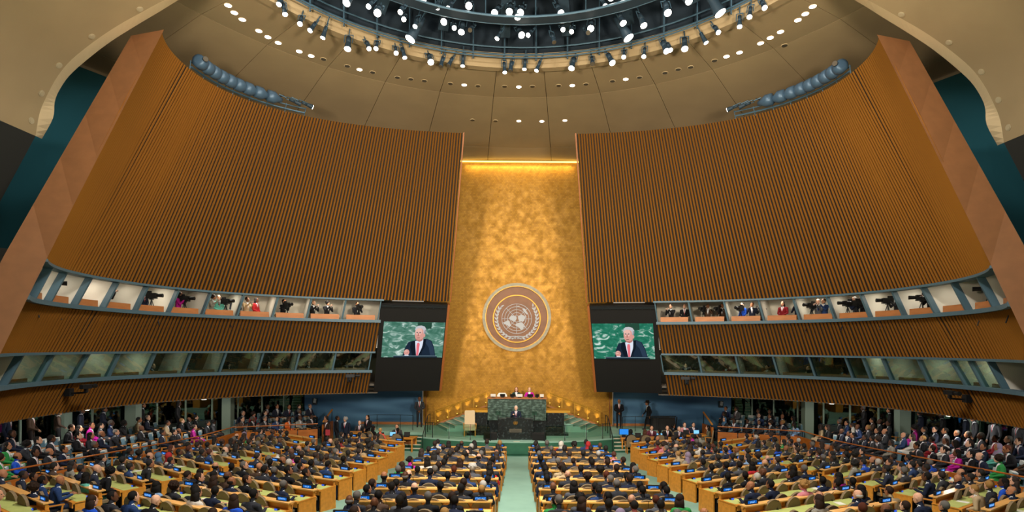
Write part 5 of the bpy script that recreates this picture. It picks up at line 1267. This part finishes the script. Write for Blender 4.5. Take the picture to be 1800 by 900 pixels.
for sx in (-1, 1):
    s = SIDE[-1 if sx < 0 else 1]
    for j in range(3):
        x = 16.55 + 1.06 * j
        k = 0
        for y in np.arange(31.0, 15.5, -.64):
            k += 1
            if 23.9 < y < 24.6 and j == 0: continue
            xx = x
            q = Vector((sx * xx, y + .12 * j, 0)); q.z = zf(q.y) + .34 + .24 * j
            X = project((q.x, q.y, q.z + 1.2))
            if X[0] < -10 or X[0] > 1810 or X[1] > 900: continue
            face = math.atan2(sx * (16 - 2) * .055, 1) ; f = Vector((-sx * .88, .48, 0)); rz = math.atan2(-f.x, f.y) + rng.uniform(-.08, .08)
            nm = '%s gallery row %s, %s' % (s, ('one', 'two', 'three')[j], NUM[k - 1])
            occ = .9 if sx > 0 else .72
            if sx < 0 and j == 0 and 22.5 < y < 25.5: occ = .15
            r = empty('guest_chair', q, rz); tag(r, 'blue-grey guest seat with white headrest cover, ' + nm, 'chair', 'guest gallery seats')
            link('backrest', G_BACK, r); link('headrest_cover', G_COV, r); link('seat', G_SEAT, r); link('armrest', G_ARM, r)
            if rng.random() < occ:
                d = look(.22); ps = pose_for(d, False); sc = rng.uniform(1.0, 1.08)
                if y < 25: person(ps, q, rz, d, '%s guest in %s, %s' % (hair_words(d), d['cloth'][0], nm), 'guests in the galleries', sc)
                else: CROWD.append((ps, q, rz, d, sc))
    E0, E1 = Vector((sx * 15.7, 31.35, 0)), Vector((sx * 11.6, 33.05, 0)); en = Vector((sx * .385, .923, 0))
    for j in range(3):
        for k in range(7):
            if j == 2 and k < 2: continue
            q = E0.lerp(E1, (k + .55) / 7.1) + en * (.6 + .92 * j); q.z = .34 + .24 * j
            f = Vector((-q.x * .9, 30.5 - q.y - 1.5, 0)); rz = math.atan2(-f.x, f.y) + rng.uniform(-.2, .2)
            nm = '%s gallery bend row %s, %s from the blue wall' % (s, ('one', 'two', 'three')[j], ORD[6 - k])
            r = empty('guest_chair', q, rz); tag(r, 'blue-grey guest seat, white headrest cover, ' + nm, 'chair', 'guest gallery seats')
            link('backrest', G_BACK, r); link('headrest_cover', G_COV, r); link('seat', G_SEAT, r); link('armrest', G_ARM, r)
            if rng.random() < .9: d = look(.15); CROWD.append((pose_for(d, False), q, rz, d, rng.uniform(1.0, 1.07)))
    for k in range(13):
        y = 32.5 - 1.15 * k; xx = 19.7 + rng.uniform(-.25, .5) - max(0, (y - 28)) * .75
        q = Vector((sx * xx, y, zf(y) + 1.06)); X = project((q.x, q.y, q.z + 1.5))
        if not -10 < X[0] < 1810 or y > 30.5: continue
        d = look(.1); f = Vector((-sx * .8, .5 + rng.uniform(-.8, .5), 0)); 
        if y > 24: CROWD.append((rng.choice(['stand', 'stand_clasp']), q, math.atan2(-f.x, f.y), d, 1.0)); continue
        person(rng.choice(['stand', 'stand_clasp']), q, math.atan2(-f.x, f.y), d, '%s person standing in %s behind %s gallery, %s from stage' % (hair_words(d), d['cloth'][0], s, ORD[k]), 'people standing behind the galleries', rng.uniform(.95, 1.03))

# ------------------------------------------------------------------ people on and by the stage
def P_(cloth, hexc, skin, hair, hc): return dict(cloth=(cloth, hexc), skin=skin, hair=hair, hairc=(hc[0], hc[1], 1), woman=False)
BK, GR, AU, BL, BR = ('black', '#14110f'), ('grey', '#8d8a86'), ('auburn', '#6a2c18'), ('blond', '#b08a55'), ('dark brown', '#2a1c14')
person('speaker', (-.1, 31.75, SZ + .02), math.pi, P_('navy suit', '#1a2233', .95, 'short', ('white', '#bcbab6')), 'white-haired man in dark suit and red tie speaking at the lectern')
person('stand_clasp', (-6.15, 35.6, SZ), math.pi + .1, P_('grey suit', '#3a3c42', .15, 'short', BK), 'man in charcoal suit standing before the left blue wall with hands clasped', scale=1.08)
person('stand_clasp', (6.35, 35.7, SZ), math.pi - .1, P_('black suit', '#14151a', .3, 'none', BK), 'bald man in black suit standing before the right blue wall with hands clasped', scale=1.03)
person('walk', (8.05, 35.1, SZ), math.pi / 2 + .1, P_('black coat', '#101014', .3, 'hat', BK), 'person in long black coat and wide hat walking past the barrier', scale=1.0)
r_z = SZ + 1.0
for x, lab, d in ((.02, 'auburn-haired woman in dark green top seated at the rostrum', P_('dark green top', '#1f3a34', .9, 'long', AU)), (.82, 'blond woman in magenta top seated at the rostrum', P_('magenta top', '#c01a9a', .92, 'long', BL))):
    person('woman_sit', (x - .12, 34.75, r_z + .26), math.pi, d, lab)
b = MB(); b.box((0, 35.2, SZ + .55), (3.3, 2.2, 1.1)); tag(b.build('rostrum_platform', 'carpet_dark'), 'raised green platform behind the rostrum bench', 'platform')
for i, x in enumerate((-.92, -.08, .76)):
    r = empty('executive_chair', (x - .06, 34.95, r_z + .1), math.pi); tag(r, 'white high-backed leather chair at the rostrum, %s from the left' % ORD[i], 'chair', 'rostrum chairs')
    b = MB(); b.prism([(-.3, .45), (.3, .45), (.31, .95), (.2, 1.1), (-.2, 1.1), (-.31, .95)], .12, Matrix.Translation((0, -.3, 0)) @ Matrix.Rotation(.1, 4, 'X')); b.build('backrest', 'white_plastic', r)
    b = MB(); b.box((0, 0, .44), (.55, .5, .12)); b.build('seat', 'white_plastic', r); b = MB(); b.tube((0, 0, .05), (0, 0, .4), .05, n=8); b.box((0, 0, .03), (.5, .5, .05)); b.build('base', 'steel_dark', r)
for i, (x, w) in enumerate(((-1.45, .3), (-.9, .3), (-.32, .28), (.1, .34), (.72, .34), (1.12, .22), (1.4, .22))):
    r = empty('desk_monitor', (x, 33.3, SZ + 2.1), math.pi); tag(r, 'small dark monitor on the rostrum desk, %s from the left' % ORD[i], 'monitor', 'rostrum monitors')
    b = MB(); b.box((0, 0, .12), (w, .04, .16), Matrix.Rotation(-.3, 3, 'X')); b.build('screen', 'black', r); b = MB(); b.box((0, 0, .02), (w * .6, .16, .03)); b.build('stand', 'steel_dark', r)
    b = MB(); b.box((0, .03, .12), (w, .01, .17), Matrix.Rotation(-.3, 3, 'X')); b.build('rear_cover', 'black_panel' if i % 3 else 'white_plastic', r)
# staff tables
def staff_table(loc, rz, L, W, lab):
    r = empty('staff_table', loc, rz); tag(r, lab, 'table'); b = MB(); b.box((0, 0, .73), (L, W, .05)); b.build('tabletop', 'desk_wood', r)
    b = MB(); b.box((0, W / 2 - .05, .45), (L - .1, .04, .5)); b.build('modesty_panel', 'counter_wood', r)
    for x in (-1, 1):
        for y in (-1, 1): b = MB(); b.bar((x * (L / 2 - .08), y * (W / 2 - .08), 0), (x * (L / 2 - .08), y * (W / 2 - .08), .71), .07, .07); b.build('leg', 'desk_wood', r)
    return r
def laptop(loc, rz, lab, on):
    r = empty('laptop', loc, rz); tag(r, lab, 'laptop', 'laptops on the staff tables'); b = MB(); b.box((0, 0, .012), (.34, .24, .02)); b.build('base', 'steel_dark', r)
    b = MB(); b.box((0, .14, .13), (.34, .015, .23), Matrix.Rotation(-.2, 3, 'X')); b.build('lid', 'black', r)
    if on: b = MB(); b.box((0, .128, .13), (.31, .008, .2), Matrix.Rotation(-.2, 3, 'X')); b.build('display', 'laptop_glow', r)
TZ = .0
staff_table((-7.15, 31.7, TZ), -.12, 3.0, .9, 'wooden staff table with laptops left of the stage steps')
staff_table((-9.5, 33.3, TZ), .05, 1.4, .8, 'small wooden table under the left blue wall')
staff_table((7.4, 32.0, TZ), -.1, 3.2, .9, 'long wooden staff table with laptops right of the stage steps')
staff_table((10.2, 33.3, TZ), .1, 1.7, .9, 'wooden table with papers under the right blue wall')
STAFF = [(-8.5, 31.25, 0, 'sit_lap_right', P_('black jacket', '#17171a', .6, 'short', BK), 'dark-haired man in black jacket at the left end of the left staff table'),
         (-8.1, 31.9, -.6, 'woman_sit', P_('black top', '#131316', .7, 'long', BK), 'woman with long black hair and black top at the left staff table'),
         (-7.5, 31.05, 0, 'woman_sit', P_('coral jacket', '#d0604e', .9, 'short', BL), 'blond person in coral jacket at the left staff table'),
         (-6.9, 32.5, math.pi, 'sit_lap', P_('grey suit', '#3b3a3e', .7, 'short', BR), 'brown-haired person facing the hall at the left staff table'),
         (-6.55, 31.0, 0, 'sit_desk', P_('black suit', '#15161a', .5, 'short', BK), 'broad man in black suit at the right end of the left staff table'),
         (-9.45, 34.0, math.pi, 'sit_lap', P_('grey suit', '#3b3a3e', .95, 'short', GR), 'grey-haired man seated behind the small left table'),
         (6.2, 31.2, 0, 'woman_sit', P_('black top', '#141418', .5, 'scarf', ('black', '#17171b')), 'black-scarved person at the left end of the right staff table'),
         (7.0, 31.2, 0, 'woman_turn', P_('brown jacket', '#3f3026', .8, 'long', ('dark brown', '#4a2f20')), 'woman with long brown hair at the right staff table'),
         (7.7, 32.7, math.pi, 'sit_lap', P_('dark red top', '#5c2a38', .8, 'short', BR), 'person in wine-coloured top facing the hall at the right staff table'),
         (8.6, 32.7, math.pi, 'sit_lap', P_('black suit', '#16171b', .9, 'none', BK), 'bald man in black suit facing the hall at the right staff table'),
         (9.2, 32.55, math.pi, 'sit_chin', P_('charcoal suit', '#2a2c32', .9, 'short', GR), 'grey-haired man in charcoal suit facing the hall at the right staff table'),
         (7.8, 31.3, 0, 'sit_lap_left', P_('charcoal suit', '#24262c', .5, 'short', BK), 'dark-haired man in charcoal suit with laptop at the right staff table'),
         (9.15, 33.5, -1.2, 'sit_lap', P_('black suit', '#17181c', .4, 'short', BK), 'dark-haired man in black suit beside the papers table'),
         (10.0, 34.1, math.pi, 'woman_sit', P_('pink top', '#c98a90', .95, 'short', ('auburn', '#6a3a20')), 'auburn-haired person in pink top behind the papers table'),
         (10.55, 34.15, math.pi, 'sit_lap', P_('navy suit', '#1b2338', .9, 'short', BK), 'black-haired man in navy suit behind the papers table'),
         (11.05, 33.0, 1.2, 'woman_sit', P_('olive jacket', '#5c5a48', .8, 'long', BK), 'woman in olive jacket at the right end of the papers table')]
for x, y, rz, ps, d, lab in STAFF:
    person(ps, (x, y, TZ), rz, d, lab, 'staff by the stage'); chair((x, y, TZ), rz, 'tan chair of the ' + lab.split(' at ')[0].split(' facing')[0].split(' beside')[0].split(' behind')[0] + ' by the stage', True)
for i, (x, y, rz, on) in enumerate(((-7.6, 31.8, math.pi, 0), (-7.0, 31.75, 0, 1), (-6.2, 31.75, 0, 0), (6.35, 32.0, 0, 1), (6.8, 32.0, 0, 0), (8.0, 31.95, 0, 1), (9.9, 33.3, 0, 0), (10.5, 33.3, 0, 1))):
    laptop((x, y, TZ + .755), rz, '%s laptop on a staff table by the stage, %s from the left' % ('glowing' if on else 'dark', ORD[i]), on)
r = empty('monitor', (6.0, 32.15, TZ + .755)); tag(r, 'bright blue desktop monitor on the right staff table', 'monitor'); b = MB(); b.box((0, 0, .3), (.55, .05, .34)); b.build('case', 'black', r); b = MB(); b.box((0, -.03, .3), (.5, .01, .3)); b.build('display', 'monitor_blue', r); b = MB(); b.box((0, 0, .06), (.2, .16, .12)); b.build('stand', 'black', r)
for x, y, rz, ps, d, lab in ((-8.75, 33.2, 2.6, 'stand_clasp', P_('black jacket', '#151518', .7, 'long', BK), 'woman with long dark hair in black jacket standing before left blue wall'),
                             (-9.75, 32.2, 2.9, 'stand', P_('navy jacket', '#1a2030', .6, 'curly', GR), 'grey-haired man in dark jacket standing near the small left table'),
                             (-10.65, 31.75, 2.4, 'stand', P_('brown suit', '#2c201c', .3, 'short', BK), 'man in dark brown suit holding a red folder by the left gallery end'),
                             (-10.4, 32.7, -1.0, 'stand', P_('black suit', '#16161a', .1, 'short', BK), 'dark-haired man in black suit standing behind the man in brown'),
                             (-11.0, 32.75, 1.5, 'stand', P_('charcoal suit', '#24262c', .7, 'short', BR), 'brown-haired man in charcoal suit leaning at the left gallery end desk'),
                             (-16.4, 19.3, -1.3, 'stand', P_('black dress', '#101014', .1, 'short', BK), 'person in black dress standing at the gap in the left parapet')):
    person(ps, (x, y, zf(y)), rz, d, lab, 'people standing by the stage')
b = MB(); b.box((-10.5, 31.47, 1.0), (.24, .05, .32)); tag(b.build('folder', 'tie_red'), 'red folder held by the man in brown', 'folder')
# ------------------------------------------------------------------ people and cameras in the booths
cb1 = MB(); cb1.box((0, 0, 0), (.2, .42, .24)); cb1.box((0, -.1, .17), (.06, .2, .08)); CAM_B = cb1.mesh('video_camera_body', 'camera_black')
cb1 = MB(); cb1.tube((0, .2, .02), (0, .46, .02), .07, .085, n=10); CAM_L = cb1.mesh('video_camera_lens', 'black')
cb1 = MB(); cb1.box((.12, -.12, .1), (.05, .12, .06)); cb1.bar((.05, -.15, -.1), (.14, -.45, -.2), .025, .025); CAM_V = cb1.mesh('video_camera_viewfinder', 'camera_black')
cb1 = MB()
for a in (0, 2.1, 4.2): cb1.tube((0, 0, -.15), (.32 * math.sin(a), .32 * math.cos(a), -1.28), .02, n=5)
cb1.box((0, 0, -.14), (.12, .14, .06)); CAM_T = cb1.mesh('video_camera_tripod', 'steel_dark')
for lev, sd, i, ta, tb, z0, z1, zfl, L in BOOTHS:
    s = SIDE[sd]; w = (wall(sd, tb, z0) - wall(sd, ta, z0)).length
    if w < .7: continue
    where = '%s %s booth, %s from the screen' % (lev, s, ORD[i])
    npp = rng.choice([1, 2, 2, 3, 3]) if lev == 'upper' else rng.choice([0, 1, 1])
    if ta > .9: npp = min(npp, 2)
    slots = [(k + .5) / max(1, npp) for k in range(npp)]
    for k, f in enumerate(slots):
        t = ta + (tb - ta) * ((.12 + .76 * f) if ta < .9 else (.2 + .34 * f)); off = (rng.uniform(.75, 1.05) if t < .95 else rng.uniform(.5, .6)) if lev == 'upper' else (1.15 if t < .95 else .95)
        p = wall(sd, t, zfl, off); q = wall(sd, t, zfl, 0); fw = Vector((q.x - p.x + .0, q.y - p.y, 0)).normalized(); fw = (fw + Vector((0, .5, 0))).normalized()
        rz = math.atan2(-fw.x, fw.y)
        d = look(.2)
        if lev == 'upper':
            person(rng.choice(['stand_camera', 'stand_camera', 'stand_clasp']), p, rz + rng.uniform(-.5, .5), d, '%s person in %s, %s in %s' % (hair_words(d), d['cloth'][0], ORD[k] if npp > 1 else 'alone', where.replace('the ', '')), 'press in the booths', .95)
            if rng.random() < .6:
                c = p + fw * (.38 if t < .95 else .3) + Vector((rng.uniform(-.1, .1), 0, 1.36)); r = empty('video_camera', c, rz); tag(r, 'tripod video camera of the %s person, %s' % (ORD[k], where), 'video camera', 'press cameras')
                link('body', CAM_B, r); link('lens', CAM_L, r); link('viewfinder', CAM_V, r); link('tripod', CAM_T, r)
        else:
            person('woman_sit' if d['woman'] else 'sit_desk', p, rz, d, '%s person seated in %s, %s' % (hair_words(d), d['cloth'][0], where.replace('the ', '')), 'interpreters in the booths', .95)
    if lev == 'lower' and L > .15:
        c = wall(sd, (ta + tb) / 2 + .2 * (tb - ta), z0 + .13, .8); laptop(c, math.pi, 'laptop on the counter of the ' + where, True)

# the small far delegates as one crowd
V, F, COL = [], [], []; nb = 0
SL = {2: lin('#d8dbe0'), 3: lin('#15161b'), 4: lin('#141414'), 5: lin('#1c1512'), 6: lin('#8a3038')}
def skin_rgb(a):
    p = [lin('#4a2f22'), lin('#a8714f'), lin('#e3b498')]
    return tuple(p[0][i] + (p[1][i] - p[0][i]) * a * 2 if a < .5 else p[1][i] + (p[2][i] - p[1][i]) * (a - .5) * 2 for i in range(3)) + (1,)
CB = {}
for nm, (me, hc, yaw, slot, c) in COARSE.items():
    vv = np.empty(len(me.vertices) * 3); me.vertices.foreach_get('co', vv); CB[nm] = (vv.reshape(-1, 3), [list(p.vertices) for p in me.polygons], slot, hc, yaw)
HB = {k: (np.array([v.co for v in h.vertices]), [list(p.vertices) for p in h.polygons]) for k, h in HAIR.items()}
for pz, q, rz, d, sc in CROWD:
    if pz not in CB: pz = 'sit_desk'
    vv, ff, slot, hc, yaw = CB[pz]; Mx = np.array(Matrix.Translation(q) @ Matrix.Rotation(rz, 4, 'Z') @ Matrix.Scale(sc, 4))
    V.append(vv @ Mx[:3, :3].T + Mx[:3, 3]); F += [[nb + i for i in f] for f in ff]; nb += len(vv)
    pal = dict(SL); pal[0] = skin_rgb(d['skin']); pal[1] = lin(d['cloth'][1]); COL += [pal[s] for s in slot]
    if d['hair'] != 'none':
        hv, hf = HB[d['hair']]; Hm = np.array(Matrix(Mx.tolist()) @ Matrix.Translation(hc) @ Matrix.Rotation(yaw, 4, 'Z') @ Matrix.Scale(HS, 4))
        V.append(hv @ Hm[:3, :3].T + Hm[:3, 3]); F += [[nb + i for i in f] for f in hf]; nb += len(hv); COL += [lin(d['hairc'][1])] * len(hf)
if V:
    me = bpy.data.meshes.new('distant_crowd'); me.from_pydata(np.vstack(V).tolist(), [], F); me.materials.append(M['crowd'])
    at = me.color_attributes.new('tone', 'FLOAT_COLOR', 'CORNER')
    lc = np.empty(len(me.polygons), int); me.polygons.foreach_get('loop_total', lc)
    at.data.foreach_set('color', np.repeat(np.array(COL), lc, axis=0).ravel()); me.polygons.foreach_set('use_smooth', [True] * len(F))
    tag(link('distant_crowd', me), 'small distant people in the front desk rows and the galleries', 'crowd', kind='stuff')
